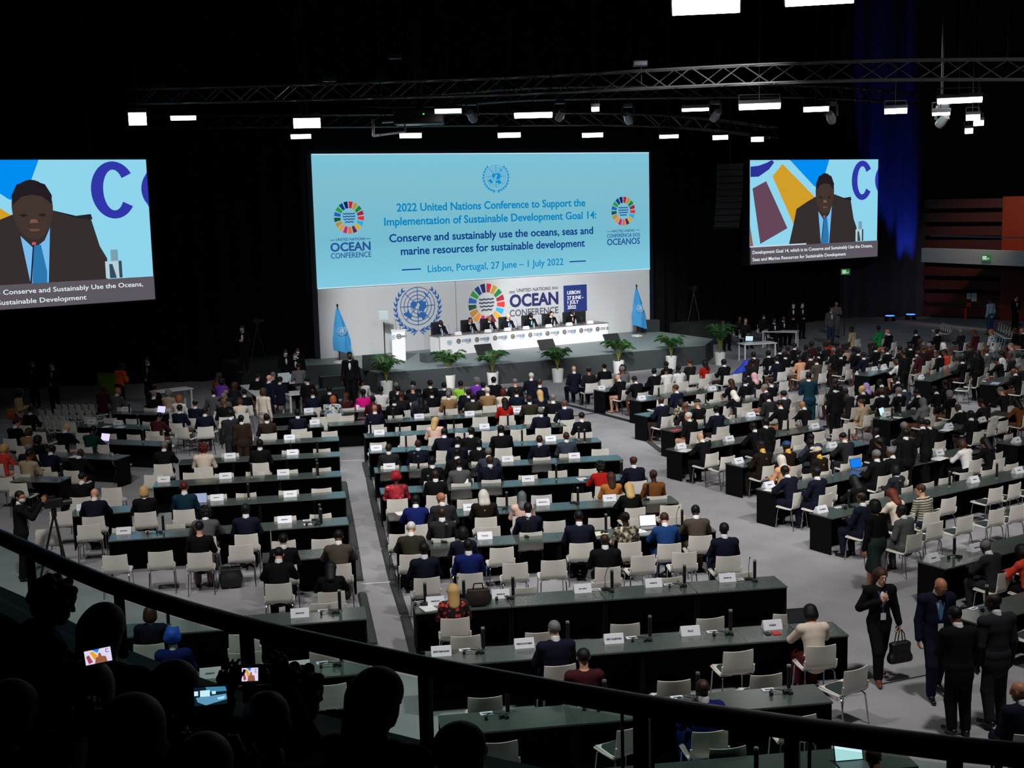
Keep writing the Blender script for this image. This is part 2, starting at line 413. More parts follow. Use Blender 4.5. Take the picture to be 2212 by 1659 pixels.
CR = ell((0, -.018, .036), (.083, .104, .092))
def hair_defs():
    H = {}
    H['short'] = [('+', CR, .01), FACE, ('-', ell((0, .09, .0), (.10, .08, .075)), .01), _cutz(-.05)]
    H['ring'] = [('+', CR, .01), FACE, ('-', ell((0, .01, .125), (.078, .098, .075)), .01), ('-', ell((0, .09, .02), (.10, .08, .10)), .01), _cutz(-.05)]
    H['long'] = [('+', ell((0, -.02, .034), (.092, .112, .098)), .01), ('+', cap((-.035, -.06, .0), (-.045, -.085, -.21), .062, .045), .05), ('+', cap((.035, -.06, .0), (.045, -.085, -.21), .062, .045), .05), ('+', cap((0, -.07, 0), (0, -.10, -.23), .06, .05), .05), FACE]
    H['bob'] = [('+', ell((0, -.02, .03), (.098, .115, .10)), .02), ('+', ell((0, -.035, -.05), (.105, .095, .085)), .05), FACE, _cutz(-.125)]
    H['bun'] = H['short'] + [('+', ell((0, -.125, .05), (.045, .04, .045)), .01)]
    rg = np.random.RandomState(3); cu = [('+', ell((0, -.02, .03), (.10, .118, .10)), .02), ('+', ell((0, -.03, -.04), (.10, .09, .08)), .04)]
    for _ in range(46):
        v = rg.normal(size=3); v /= np.linalg.norm(v)
        if v[1] > .45 and v[2] < .5: continue
        cu.append(('+', ell(V3(0, -.022, .02) + v * V3(.102, .115, .115), (.026, .026, .026)), .012))
    H['curly'] = cu + [('-', ell((0, .125, -.03), (.07, .085, .085)), .012), _cutz(-.13)]
    H['scarf'] = [('+', ell((0, -.012, .014), (.096, .116, .122)), .02), ('+', cap((0, -.03, -.08), (0, -.045, -.20), .088, .118), .05), ('-', ell((0, .125, -.012), (.056, .06, .082)), .01)]
    H['cap'] = [('+', ell((0, -.012, .05), (.088, .108, .082)), .01), _cutz(.025), ('+', ell((0, .10, .038), (.062, .07, .010)), .01)]
    H['turban'] = [('+', ell((0, -.016, .055), (.108, .13, .098)), .02), ('+', cap((-.07, -.06, .0), (.07, -.06, .0), .05), .05), ('-', ell((0, .12, -.04), (.09, .08, .08)), .02), _cutz(-.06), ('+', cap((-.085, .03, .03), (.06, .06, .12), .03), .02), ('+', cap((.085, .03, .03), (-.06, .06, .12), .03), .02)]
    H['veil'] = [('+', ell((0, -.014, .02), (.098, .118, .112)), .02), ('+', cap((-.03, -.04, -.03), (-.05, -.07, -.16), .08, .07), .05), ('+', cap((.03, -.04, -.03), (.05, -.07, -.16), .08, .07), .05), FACE]
    return H
HAIR = {k: sdf_mesh('hair', o, .008, [MB0]) for k, o in hair_defs().items()}
HNAME = {'scarf': 'headscarf', 'cap': 'cap', 'turban': 'turban', 'veil': 'headcloth'}
SKIN = {'d': (52, 32, 24), 'm': (104, 66, 46), 't': (168, 112, 82), 'l': (212, 160, 132)}
def skin_m(k): return mat('skin_' + k, SKIN[k], .5, spec=.35)
HC = {'k': ('black', (12, 11, 12)), 'n': ('brown', (62, 38, 26)), 'g': ('grey', (112, 110, 108)), 'w': ('white', (205, 200, 192)), 'a': ('auburn', (96, 40, 24)), 'y': ('blond', (196, 160, 104)), 'r': ('red brown', (84, 22, 20)), 'o': ('ginger', (158, 84, 44))}
def cloth_m(key, rgb): return mat('cloth_' + key, rgb, .9, spec=.12, noise=.12, nscale=60)
# clothing: key -> (description, colour, suit?)
CL = {'nv': ('navy suit', (19, 22, 38), 1), 'bk': ('black suit', (16, 16, 19), 1), 'ch': ('charcoal suit', (38, 38, 42), 1), 'gy': ('grey suit', (82, 82, 84), 1), 'sl': ('slate suit', (54, 62, 76), 1),
      'tp': ('taupe suit', (74, 66, 58), 1), 'ol': ('dark olive suit', (46, 44, 36), 1), 'bl': ('bright blue suit', (26, 60, 112), 1), 'rb': ('royal blue suit', (20, 32, 92), 1), 'db': ('dark brown suit', (46, 34, 28), 1),
      'tl': ('teal suit', (18, 46, 60), 1), 'br': ('brown leather jacket', (112, 66, 34), 0), 'tn': ('tan jacket', (146, 112, 74), 1), 'bg': ('beige jacket', (168, 148, 122), 0), 'cr': ('cream jacket', (214, 200, 184), 0),
      'wh': ('white shirt', (226, 224, 222), 0), 'rd': ('red blouse', (168, 28, 22), 0), 'co': ('coral red jacket', (206, 66, 50), 0), 'or': ('orange top', (222, 92, 24), 0), 'pk': ('hot pink jacket', (226, 24, 132), 0),
      'pp': ('purple top', (112, 58, 168), 0), 'lm': ('lime green top', (150, 206, 60), 0), 'gn': ('green top', (30, 130, 62), 0), 'mr': ('dark maroon jacket', (62, 22, 30), 0), 'pn': ('pale pink top', (222, 184, 172), 0),
      'bt': ('black top', (15, 15, 17), 0), 'dk': ('dark top', (30, 28, 32), 0), 'lb': ('pale blue shirt', (150, 184, 206), 0), 'ga': ('grey top', (104, 104, 108), 0), 'og': ('tan orange top', (176, 112, 52), 0),
      'rp': ('crimson patterned dress', (150, 26, 40), 0), 'dt': ('black blouse with red dots', (26, 12, 14), 0), 'cm': ('camouflage patterned top', (112, 104, 88), 0), 'st': ('black and white striped jumper', (200, 198, 180), 0), 'mu': ('multicoloured patterned top', (206, 204, 190), 0),
      'gb': ('black robe with gold collar', (30, 24, 18), 0), 'dg': ('dark green top', (20, 52, 44), 0), 'pe': ('peach top', (214, 160, 124), 0)}
def patmat(key):
    if 'pat_' + key in MATS: return MATS['pat_' + key]
    m = mat('pat_' + key, CL[key][1], .8); nt = m.node_tree; b = nt.nodes['Principled BSDF']; tc = nt.nodes.new('ShaderNodeTexCoord'); rp = nt.nodes.new('ShaderNodeValToRGB')
    el = rp.color_ramp.elements; rp.color_ramp.interpolation = 'CONSTANT'
    if key == 'st':
        t = nt.nodes.new('ShaderNodeTexWave'); t.inputs['Scale'].default_value = 6.5; t.bands_direction = 'Z'; t.inputs['Distortion'].default_value = 1.2; src = t.outputs['Fac']
        el[0].color = (*srgb((28, 28, 28)), 1); el[1].position = .42; el[1].color = (*srgb((212, 210, 196)), 1); n = el.new(.78); n.color = (*srgb((150, 148, 110)), 1)
    elif key == 'dt':
        t = nt.nodes.new('ShaderNodeTexVoronoi'); t.inputs['Scale'].default_value = 13; src = t.outputs['Distance']
        el[0].color = (*srgb((226, 48, 40)), 1); el[1].position = .36; el[1].color = (*srgb((24, 12, 14)), 1)
    else:
        t = nt.nodes.new('ShaderNodeTexNoise'); t.inputs['Scale'].default_value = {'cm': 16, 'rp': 9}.get(key, 11); src = t.outputs['Fac']
        A = {'cm': ((40, 36, 34), (128, 118, 98), (202, 196, 176)), 'rp': ((112, 14, 30), (172, 30, 48), (206, 120, 120)), 'mu': ((60, 70, 60), (214, 210, 198), (90, 150, 196))}[key]
        el[0].color = (*srgb(A[0]), 1); el[1].position = .46; el[1].color = (*srgb(A[1]), 1); n = el.new(.6); n.color = (*srgb(A[2]), 1)
    nt.links.new(tc.outputs['Object'], t.inputs['Vector']); nt.links.new(src, rp.inputs[0]); nt.links.new(rp.outputs[0], b.inputs['Base Color'])
    return m
GOLD = mat('gold_cloth', (222, 168, 60), .5)
def person(fig, mtx, cloth='nv', hair='short', hc='k', skin='m', bottom=None, full=True, hcol=None, skirt=False, shirt=(224, 224, 226), shoes=None, tie=None, mask=None, lanyard=False):
    o = inst('person', fig.body, None, mtx, [skin_m(skin)])
    d, rgb, suit = CL[cloth]
    m = patmat(cloth) if cloth in ('st', 'dt', 'cm', 'rp', 'mu') else cloth_m(cloth, rgb)
    inst('jacket' if suit else 'top', fig.jacket if suit else fig.top, o, None, [m])
    if suit: inst('shirt', fig.shirt, o, None, [mat('cloth_%d_%d_%d' % shirt, shirt, .8)])
    if cloth == 'gb': inst('collar', fig.shirt, o, Matrix.Translation((0, -.012, .01)), [GOLD])
    if full:
        bm = cloth_m('bottom_' + str(bottom), bottom) if isinstance(bottom, tuple) else (cloth_m(cloth, rgb) if suit or cloth == 'gb' else cloth_m('bt', CL['bt'][1]))
        inst('skirt' if skirt else 'trousers', fig.skirt if skirt else fig.trousers, o, None, [bm])
        inst('shoes', fig.shoes, o, None, [mat('shoe_%s' % (shoes,), shoes or (14, 13, 13), .4)])
    if hair != 'bald':
        c = hcol if hcol else HC[hc][1]
        inst(HNAME.get(hair, 'hair'), HAIR[hair], o, fig.hm, [mat('hair_%d_%d_%d' % tuple(c), c, .6, spec=.3, noise=.25, nscale=80)])
    if tie: inst('tie', TIE, o, fig.tm, [mat('tie_%d_%d_%d' % tie, tie, .5)])
    if mask: inst('face_mask', MASK, o, fig.hm, [mat('mask_%d' % mask[0], mask, .8)])
    if lanyard: inst('lanyard', LANY, o, fig.tm, [mat('lanyard_blue', (60, 110, 170), .6), mat('badge', (220, 222, 230), .5)])
    return o
TIE = MB().prism([(-.018, 0), (.018, 0), (.03, -.30), (0, -.34), (-.03, -.30)], 0, .012).mesh('tie', MB0); TIE.transform(Matrix.Translation((0, .118, .43)) @ Matrix.Rotation(PI / 2, 4, 'X') @ Matrix.Scale(-1, 4, (0, 0, 1)))
MASK = sdf_mesh('face_mask', [('+', ell((0, .045, -.048), (.066, .066, .056)), .01), ('-', ('b', V3(0, -.44, 0), V3(.3, .46, .3), np.eye(3)), .004)], .006, [MB0])
_l = MB()
for s in (-1, 1): _l.path([(s * .06, .03, .49), (s * .055, .118, .40), (0, .142, .12)], .007, 6)
LANY = _l.box((0, .148, .07), (.075, .008, .10), mi=1).mesh('lanyard', [MB0, MB0])
# ================================================================ THE SETTING
def carpet():
    m = mat('carpet', (150, 150, 155), .95, spec=.1); nt = m.node_tree; b = nt.nodes['Principled BSDF']
    tc = nt.nodes.new('ShaderNodeTexCoord'); base = srgb((150, 149, 153))
    def nz(s, d):
        n = nt.nodes.new('ShaderNodeTexNoise'); n.inputs['Scale'].default_value = s; n.inputs['Detail'].default_value = d; nt.links.new(tc.outputs['Object'], n.inputs['Vector']); return n
    a, c = nz(1.1, 6), nz(38, 3)
    r1 = nt.nodes.new('ShaderNodeMapRange'); r1.inputs['From Min'].default_value = .3; r1.inputs['From Max'].default_value = .7; r1.inputs['To Min'].default_value = .86; r1.inputs['To Max'].default_value = 1.1; nt.links.new(a.outputs['Fac'], r1.inputs['Value'])
    r2 = nt.nodes.new('ShaderNodeMapRange'); r2.inputs['To Min'].default_value = .82; r2.inputs['To Max'].default_value = 1.18; nt.links.new(c.outputs['Fac'], r2.inputs['Value'])
    mu = nt.nodes.new('ShaderNodeMath'); mu.operation = 'MULTIPLY'; nt.links.new(r1.outputs[0], mu.inputs[0]); nt.links.new(r2.outputs[0], mu.inputs[1])
    mx = nt.nodes.new('ShaderNodeMix'); mx.data_type = 'RGBA'; mx.blend_type = 'MULTIPLY'; mx.inputs['Factor'].default_value = 1; mx.inputs['A'].default_value = (*base, 1)
    nt.links.new(mu.outputs[0], mx.inputs['B']); nt.links.new(mx.outputs['Result'], b.inputs['Base Color']); return m
BLK = mat('black_drape', (14, 14, 16), .95, spec=.05)
ZS = .80
B0, B1 = at(693, 775, ZS), at(1404, 713, ZS)            # bottom corners of the stage backdrop
BP = Plane((B0.x, B0.y, 0), (B1.x, B1.y, 0)); BW = (B1 - B0).to_2d().length
tag(MB().box((4, 36, -.05), (90, 92, .1)).obj('floor', carpet()), kind='structure')
tag(MB().box((4, 36, 20.1), (90, 92, .2)).obj('ceiling', mat('ceiling_black', (11, 11, 13), .95, spec=.05)), kind='structure')
def drape(name, pts, h, m, amp=.12, wl=.9, z0=0.0):     # a hanging curtain with real folds
    P = [Vector((*p, 0)) for p in pts]; rows = [[], []]; q = []
    for a, b in zip(P, P[1:]):
        n = max(2, int((b - a).length / (wl / 6))); d = (b - a).normalized(); nn = Vector((d.y, -d.x, 0))
        for i in range(n):
            t = i / n; L = (b - a).length * t; q.append(a.lerp(b, t) + nn * (amp * math.sin(L / wl * 2 * PI) + amp * .4 * math.sin(L / wl * 3.7)))
    q.append(P[-1]); back = [v + Vector((.0, .03, 0)) for v in q]
    mb = MB(); mb.grid([[(v.x, v.y, z0) for v in q], [(v.x, v.y, z0 + h * .5) for v in q], [(v.x, v.y, z0 + h) for v in q], [(v.x, v.y, z0 + h) for v in back], [(v.x, v.y, z0) for v in back], [(v.x, v.y, z0) for v in q]])
    return tag(mb.obj(name, m, smooth=True), kind='structure')
bk = BP.A - BP.n * .7
drape('wall_back', [(-36, 49.5), (bk.x - .5, bk.y - .2), tuple((bk + BP.u * (BW + 1.0)).to_2d()), (18.2, 71.2)], 20, BLK)
drape('wall_back_right', [(18.2, 71.2), (22.6, 70.4)], 20, mat('blue_grey_drape', (60, 60, 70), .9, spec=.1), .22, 1.25)
WOOD = mat('red_wood_panel', (74, 22, 14), .5, noise=.25, nscale=3)
mb = MB(); Pw = Plane((22.6, 70.2), (27.4, 66.4)); wl = 6.1
for k in range(9): mb.box((wl / 2, .3 + k * .72, -.1), (wl, .70, .2), M=Pw.mat(-.1) @ Matrix.Translation((wl / 2, .36 + k * .72, 0)) @ Matrix.Diagonal((wl, .70, .2, 1)))
tag(mb.obj('wall_right', WOOD), kind='structure')
tag(MB().box((0, 0, 0), (1, 1, 1), M=Pw.mat(.03) @ Matrix.Translation((4.9, 1.75, 0)) @ Matrix.Diagonal((1.75, 3.5, .06, 1))).obj('door_1', mat('orange_wood_door', (122, 38, 12), .45)), kind='structure')
tag(MB().box((0, 0, 0), (1, 1, 1), M=Pw.mat(.03) @ Matrix.Translation((4.9, 5.0, 0)) @ Matrix.Diagonal((1.75, 2.9, .06, 1))).obj('trim_1', mat('orange_wood_upper', (150, 44, 14), .45)), kind='structure')
tag(MB().box((34.5, 61.5, 10), (.3, 20, 20)).box((41, 40, 10), (.3, 60, 20)).obj('wall_far_right', mat('wall_black', (13, 13, 14), .95, spec=.05)), kind='structure')
tag(MB().box((-36.2, 30, 10), (.3, 92, 20)).obj('wall_left', BLK), kind='structure'); tag(MB().box((4, -9.5, 10), (90, .3, 20)).obj('wall_rear', BLK), kind='structure')
# upper gallery front on the right with its exit sign
g0, g1 = atd(1995, 553, 66), atd(2230, 560, 60); GP = Plane(g0, g1); u0, z0 = GP.uv(1990, 566); u0b, z0b = GP.uv(1995, 536); u1, _ = GP.uv(2260, 560)
tag(MB().box((0, 0, 0), (1, 1, 1), M=GP.mat(-.15) @ Matrix.Translation(((u0 + u1) / 2, (z0 + z0b) / 2, 0)) @ Matrix.Diagonal((u1 - u0, z0b - z0, .3, 1))).obj('trim_2', mat('gallery_white', (172, 178, 186), .6)), kind='structure')
tag(MB().box((0, 0, 0), (1, 1, 1), M=GP.mat(-3.2) @ Matrix.Translation(((u0 + u1) / 2 + .4, z0 - .12, 0)) @ Matrix.Diagonal((u1 - u0, .2, 6, 1))).obj('trim_3', BLK), kind='structure')
tag(MB().box((0, 0, 0), (1, 1, 1), M=GP.mat(-.1) @ Matrix.Translation(((u0 + u1) / 2 + .25, z0b + .62, 0)) @ Matrix.Diagonal((u1 - u0 - .5, .05, .06, 1))).obj('trim_4', mat('gallery_rail', (60, 70, 100), .3, .6)), kind='structure')
EXG, EXW = emis('exit_green', (40, 96, 52), 1), emis('exit_pale', (170, 200, 170), 1)
def exit_sign(M, w, h, label):
    o = empty('exit_sign'); o.matrix_world = M; tag(o, label, 'sign')
    MB().box((0, 0, .03), (w, h, .06)).obj('sign_box', EXG, o)
    mb = MB(); mb.box((-w * .16, 0, .064), (w * .46, h * .62, .008)); mb.poly([(w * .14, -h * .3, .067), (w * .36, -h * .1, .067), (w * .36, h * .08, .067), (w * .14, -h * .08, .067)])
    mb.obj('pictogram', EXW, o); return o
su, sz = GP.uv(2132, 557); exit_sign(GP.mat(0) @ Matrix.Translation((su, sz, 0)), .55, .30, 'green exit sign on the white gallery front')
# ---------------------------------------------------------------- writing
def text_mesh(name, s, mats, width=None, height=None, bold=0.0, align='LEFT'):
    cu = bpy.data.curves.new('lettering', 'FONT'); cu.body = s; cu.align_x = align; cu.size = 1; cu.offset = bold; cu.extrude = .004; cu.resolution_u = 3
    o = bpy.data.objects.new('lettering', cu); COL.objects.link(o); dg = bpy.context.evaluated_depsgraph_get(); dg.update()
    me = bpy.data.meshes.new_from_object(o.evaluated_get(dg)); bpy.data.objects.remove(o); bpy.data.curves.remove(cu)
    co = np.empty(len(me.vertices) * 3); me.vertices.foreach_get('co', co); co = co.reshape(-1, 3)
    x0, x1 = co[:, 0].min(), co[:, 0].max()
    caph = .729                                          # capital height of the face at size 1
    sx = width / (x1 - x0) if width else (height / caph); sy = height / caph if height else sx
    co[:, 0] = (co[:, 0] - (x0 if align == 'LEFT' else 0)) * sx; co[:, 1] *= sy
    me.vertices.foreach_set('co', co.ravel()); me.update(); me.name = name; me.materials.clear()
    for m in (mats if isinstance(mats, list) else [mats]): me.materials.append(m)
    return me
def label_on(P, parent, s, l, r, caph_px, m, off=.02, bold=.0, name='lettering', base=0.0):
    """a line of writing on plane P from baseline pixel l to baseline pixel r"""
    u0, z0 = P.uv(*l); u1, z1 = P.uv(*r); _, zt = P.uv(l[0], l[1] - caph_px)
    me = text_mesh(name, s, m, math.hypot(u1 - u0, 0), zt - z0, bold); o = bpy.data.objects.new(name, me); link(o, parent)
    z = (z0 + z1) / 2; o.matrix_world = P.mat(off) @ Matrix.Translation((u0, z, 0)); return o
def bar_on(P, parent, a, b, t, m, off=.02):
    u0, z0 = P.uv(*a); u1, z1 = P.uv(*b); z = (z0 + z1) / 2
    o = MB().box(((u0 + u1) / 2, z, 0), (u1 - u0, t, .01)).obj('rule', m, parent); o.matrix_world = P.mat(off); return o
SDG = [(200, 36, 52), (190, 150, 50), (30, 130, 60), (170, 36, 56), (226, 52, 54), (50, 176, 222), (226, 172, 48), (110, 36, 56), (232, 112, 60), (206, 40, 120), (236, 152, 50), (200, 140, 56), (34, 84, 60), (40, 100, 190), (50, 156, 66), (16, 66, 130), (20, 32, 96)]
def wheel_mesh(R, mk, waves, key):
    mb = MB()
    for i in range(17):
        a0 = PI / 2 - (i + .06) * 2 * PI / 17; a1 = PI / 2 - (i + .80) * 2 * PI / 17
        o = [(R * math.cos(a0 + (a1 - a0) * t / 4), R * math.sin(a0 + (a1 - a0) * t / 4)) for t in range(5)]; n = [(R * .58 * math.cos(a0 + (a1 - a0) * t / 4), R * .58 * math.sin(a0 + (a1 - a0) * t / 4)) for t in range(4, -1, -1)]
        mb.prism(o + n, 0, .012, i)
    for k, (hw, y) in enumerate(((.40, .20), (.42, .03), (.38, -.14), (.29, -.31))):
        top, bot = [], []
        for t in range(25):
            x = -hw + 2 * hw * t / 24; yy = y + .045 * abs(math.sin((x + .5) * PI / .24)) ** .8; top.append((x * R, (yy + .045) * R)); bot.append((x * R, (yy - .03) * R))
        mb.prism(top + bot[::-1], 0, .012, 17)
    return mb.mesh('goal_wheel', [mk('%s_seg%d' % (key, i), c) for i, c in enumerate(SDG)] + [waves])
def ring(mb, r0, r1, z=.012, n=48, a0=0, a1=2 * PI):
    vs = [[mb.bm.verts.new((r * math.cos(a0 + (a1 - a0) * i / n), r * math.sin(a0 + (a1 - a0) * i / n), z)) for i in range(n + 1)] for r in (r0, r1)]
    for i in range(n): mb.bm.faces.new((vs[0][i], vs[0][i + 1], vs[1][i + 1], vs[1][i]))
def emblem_mesh(R, m, simple=False):                    # globe of rings and meridians, land, and two laurel branches
    mb = MB(); w = .035 * R
    for k in range(1, 6): ring(mb, R * k / 5 - w, R * k / 5, n=40 if not simple else 20)
    for i in range(8):
        a = i * PI / 4; c, s = math.cos(a), math.sin(a); h = w * .5
        r0 = .2 * R; mb.prism([(c * r0 - s * h, s * r0 + c * h), (c * r0 + s * h, s * r0 - c * h), (c * R + s * h, s * R - c * h), (c * R - s * h, s * R + c * h)], .0, .012)
    land = [[(-.42, .16), (-.2, .26), (-.02, .22), (-.05, .05), (-.16, -.06), (-.24, -.18), (-.36, -.02)], [(.02, .25), (.2, .28), (.36, .2), (.5, .24), (.46, .02), (.52, -.08), (.4, -.16), (.34, -.28), (.2, -.24), (.08, -.3), (.06, -.08), (.14, .06)],
            [(-.06, -.4), (.12, -.42), (.2, -.34), (.44, -.36), (.5, -.52), (.36, -.66), (.28, -.74), (.2, -.6), (-.02, -.54)], [(-.86, -.36), (-.62, -.28), (-.56, -.12), (-.46, -.34), (-.32, -.5), (-.44, -.62), (-.56, -.56), (-.74, -.46)], [(.36, .74), (.5, .66), (.66, .44), (.74, .36), (.6, .42), (.44, .56)]]
    for p in land: mb.prism([(x * R, y * R) for x, y in p], 0, .013)
    for s in (-1, 1):
        for i in range(11):
            t = i / 10; a = -PI / 2 + s * (.22 + 2.15 * t); rr = 1.20 + .06 * math.sin(t * PI); cx, cy = rr * math.cos(a), rr * math.sin(a) * 1.02 - .06
            for dr, da in ((.10, .55), (-.06, -.35)):
                b = a + s * (PI / 2) - s * da * (1 if dr > 0 else 1); L, W = .40 * (1 - .25 * t), .052
                ox, oy = cx + dr * .55 * math.cos(a), cy + dr * .55 * math.sin(a); dx, dy = math.cos(b), math.sin(b)
                mb.prism([(R * (ox - dx * L * .5), R * (oy - dy * L * .5)), (R * (ox - dy * W), R * (oy + dx * W)), (R * (ox + dx * L * .5), R * (oy + dy * L * .5)), (R * (ox + dy * W), R * (oy - dx * W))], 0, .012)
        mb.prism([(R * s * .06, -R * 1.30), (R * s * .0, -R * 1.24), (R * s * .34, -R * 1.46), (R * s * .27, -R * 1.50)], 0, .012)
    return mb.mesh('emblem', m)
def put(P, me, parent, px, off=.02, rxy=None, R=1.0, name=None):
    u, z = P.uv(*px); o = bpy.data.objects.new(name or me.name, me); link(o, parent); o.matrix_world = P.mat(off) @ Matrix.Translation((u, z, 0)); return o
# ---------------------------------------------------------------- stage
sA, sB, sC, sD = at(815, 805, ZS), at(1171, 778, ZS), at(1397, 756, ZS), at(1524, 745, ZS)
n2 = -BP.n; back = lambda v, k: (v.x + n2.x * k, v.y + n2.y * k)
pl = [(sA.x, sA.y), (sB.x, sB.y), (sC.x, sC.y), (sD.x, sD.y), (at(1541, 732, ZS).x, at(1541, 732, ZS).y), (B1.x + n2.x * .4, B1.y + n2.y * .4), (B0.x + n2.x * .4, B0.y + n2.y * .4), (B0.x - 2.6, B0.y - 1.2), (at(648, 789, ZS).x, at(648, 789, ZS).y), (at(745, 785, ZS).x, at(745, 785, ZS).y)]
st = empty('stage', (sB.x, sB.y, 0)); tag(st, 'dark grey stage platform below the large backdrop', 'stage')
def at_parent(o, p): o.parent = p; o.matrix_parent_inverse = p.matrix_world.inverted(); return o
bpy.context.view_layer.update()
o = MB().prism(pl, 0.0, ZS - .02).obj('fascia', mat('stage_fascia', (52, 58, 60), .7)); at_parent(o, st)
o = MB().prism(pl, ZS - .02, ZS).obj('deck', mat('stage_deck', (124, 132, 132), .55)); at_parent(o, st)
for i in range(3):                                       # steps up to the stage at its left end
    q = [at(690 + i * 18, 872 - i * 30, .2 * (i + 1)) for _ in (0,)][0]
    MBs = MB().box((q.x, q.y + .3, .1 * (i + 1)), (1.3, .5, .2 * (i + 1)), rz=.45)
    MBs.box((q.x, q.y + .06, .2 * (i + 1) + .004), (1.3, .04, .01), rz=.45, mi=1)
    tag(MBs.obj('stage_step', [mat('step_black', (24, 26, 28), .7), mat('step_edge', (120, 124, 126), .4)]), '%s of the three black steps up to the stage' % ('lowest', 'middle', 'topmost')[i], 'step', 'stage steps')
# ---------------------------------------------------------------- backdrop: white printed wall below, lit screen above
bd = empty('stage_backdrop', (B0.x, B0.y, ZS)); tag(bd, 'huge stage backdrop with a pale blue lit screen over a white printed wall', 'backdrop'); bpy.context.view_layer.update()
bu = BW; _, zmidL = BP.uv(689, 622); _, zmidR = BP.uv(1403, 584); zmid = (zmidL + zmidR) / 2; ztop = (BP.uv(670, 329)[1] + BP.uv(1400, 332)[1]) / 2
def onbd(o, off=0.0): o.parent = bd; o.matrix_world = BP.mat(off); return o
def BO(o): return o
wallm = mat('backdrop_white', (196, 200, 204), .7)
onbd(MB().box((bu / 2, (ZS + zmid) / 2, -.1), (bu, zmid - ZS, .2)).obj('printed_wall', wallm))
onbd(MB().box((BP.uv(984.5, 640)[0], (ZS + zmid) / 2, .004), (.02, zmid - ZS, .008)).obj('seam', mat('seam_grey', (120, 124, 130), .7)))
def screen_grad():
    m = bpy.data.materials.new('lit_screen'); m.use_nodes = True; nt = m.node_tree; nt.nodes.clear()
    tc = nt.nodes.new('ShaderNodeTexCoord'); sp = nt.nodes.new('ShaderNodeSeparateXYZ'); rp = nt.nodes.new('ShaderNodeValToRGB'); e = nt.nodes.new('ShaderNodeEmission'); ou = nt.nodes.new('ShaderNodeOutputMaterial')
    nt.links.new(tc.outputs['Generated'], sp.inputs[0]); nt.links.new(sp.outputs['Y'], rp.inputs[0]); nt.links.new(rp.outputs[0], e.inputs[0]); nt.links.new(e.outputs[0], ou.inputs[0])
    E_ = rp.color_ramp.elements; E_[0].color = (*srgb((128, 200, 222)), 1); E_[1].color = (*srgb((122, 194, 216)), 1); a = E_.new(.35); a.color = (*srgb((116, 186, 206)), 1); b = E_.new(.75); b.color = (*srgb((126, 188, 206)), 1)
    return m
scr = MB().box((bu / 2, (ztop + zmid) / 2 + .01, -.06), (bu, ztop - zmid - .02, .2)).obj('lit_screen', screen_grad()); onbd(scr)
onbd(MB().box((-.12, (ztop + ZS) / 2, -.12), (.22, ztop - ZS, .2)).box((bu + .12, (ztop + ZS) / 2, -.12), (.22, ztop - ZS, .2)).box((bu / 2, ztop + .08, -.12), (bu + .4, .14, .2)).obj('border', mat('screen_frame', (10, 14, 30), .5)))
onbd(MB().box((bu / 2, ztop - .02, .045), (bu, .035, .012)).box((bu / 2, zmid + .02, .045), (bu, .04, .012)).obj('bright_edge', emis('screen_edge', (206, 226, 236), 1)))
cy, nvx, md = emis('text_cyan', (6, 132, 190), 1), emis('text_navy', (10, 62, 132), 1), emis('text_mid', (40, 84, 150), 1)
so = .05
for s, l, r, h, m, b in (("2022 United Nations Conference to Support the", (856, 456), (1263, 446), 18, cy, .02), ("Implementation of Sustainable Development Goal 14:", (829, 486), (1287, 473), 18, cy, .02),
                         ("Conserve and sustainably use the oceans, seas and", (840, 521), (1280, 507), 18, nvx, .018), ("marine resources for sustainable development", (865, 550), (1262, 533), 18, nvx, .018),
                         ("Lisbon, Portugal, 27 June \u2013 1 July 2022", (923, 587), (1216, 573), 16, cy, .008),
                         ("UNITED NATIONS", (725, 521), (787, 518), 6, md, .01), ("OCEAN", (713, 543), (800, 540), 19, md, .03), ("CONFERENCE", (714, 558), (801, 555), 12, md, .01),
                         ("NA\u00c7\u00d5ES UNIDAS", (1321, 503), (1369, 499), 5.5, md, .005), ("CONFER\u00caNCIA DOS", (1310, 514), (1381, 510), 8, md, .01), ("OCEANOS", (1310, 530), (1381, 526), 14, md, .02)):
    label_on(BP, bd, s, l, r, h, m, so, b)
for a, b, t, m in (((867, 583), (908, 581), .05, nvx), ((1229, 566), (1264, 563), .05, nvx), ((712, 519), (722, 519), .025, md), ((788, 516), (799, 515), .025, md), ((1310, 501), (1319, 500), .02, md), ((1372, 497), (1381, 496), .02, md)): bar_on(BP, bd, a, b, t, m, so)
ppm = BP.uv(753, 435)[1] - BP.uv(753, 505)[1]
put(BP, wheel_mesh(ppm / 2, lambda k, c: emis(k, c, .9), md, 'led'), bd, (753, 470), so)
ppm = BP.uv(1345, 425)[1] - BP.uv(1345, 487)[1]; put(BP, wheel_mesh(ppm / 2, lambda k, c: emis(k, c, .9), md, 'led'), bd, (1345, 456), so)
put(BP, emblem_mesh((BP.uv(1070, 358)[1] - BP.uv(1070, 407)[1]) / 2, emis('text_cyan2', (10, 140, 206), 1)), bd, (1070, 381), so)
prn, gry, blu = mat('print_navy', (34, 40, 98), .7), mat('print_grey', (84, 86, 106), .7), mat('print_blue', (34, 104, 180), .7)
put(BP, emblem_mesh((BP.uv(902, 619)[1] - BP.uv(902, 702)[1]) / 2, blu), bd, (902, 661), .005)
put(BP, wheel_mesh((BP.uv(1051, 613)[1] - BP.uv(1051, 702)[1]) / 2, lambda k, c: mat(k, c, .7), mat('print_wave', (70, 74, 96), .7), 'prn'), bd, (1051, 657), .005)
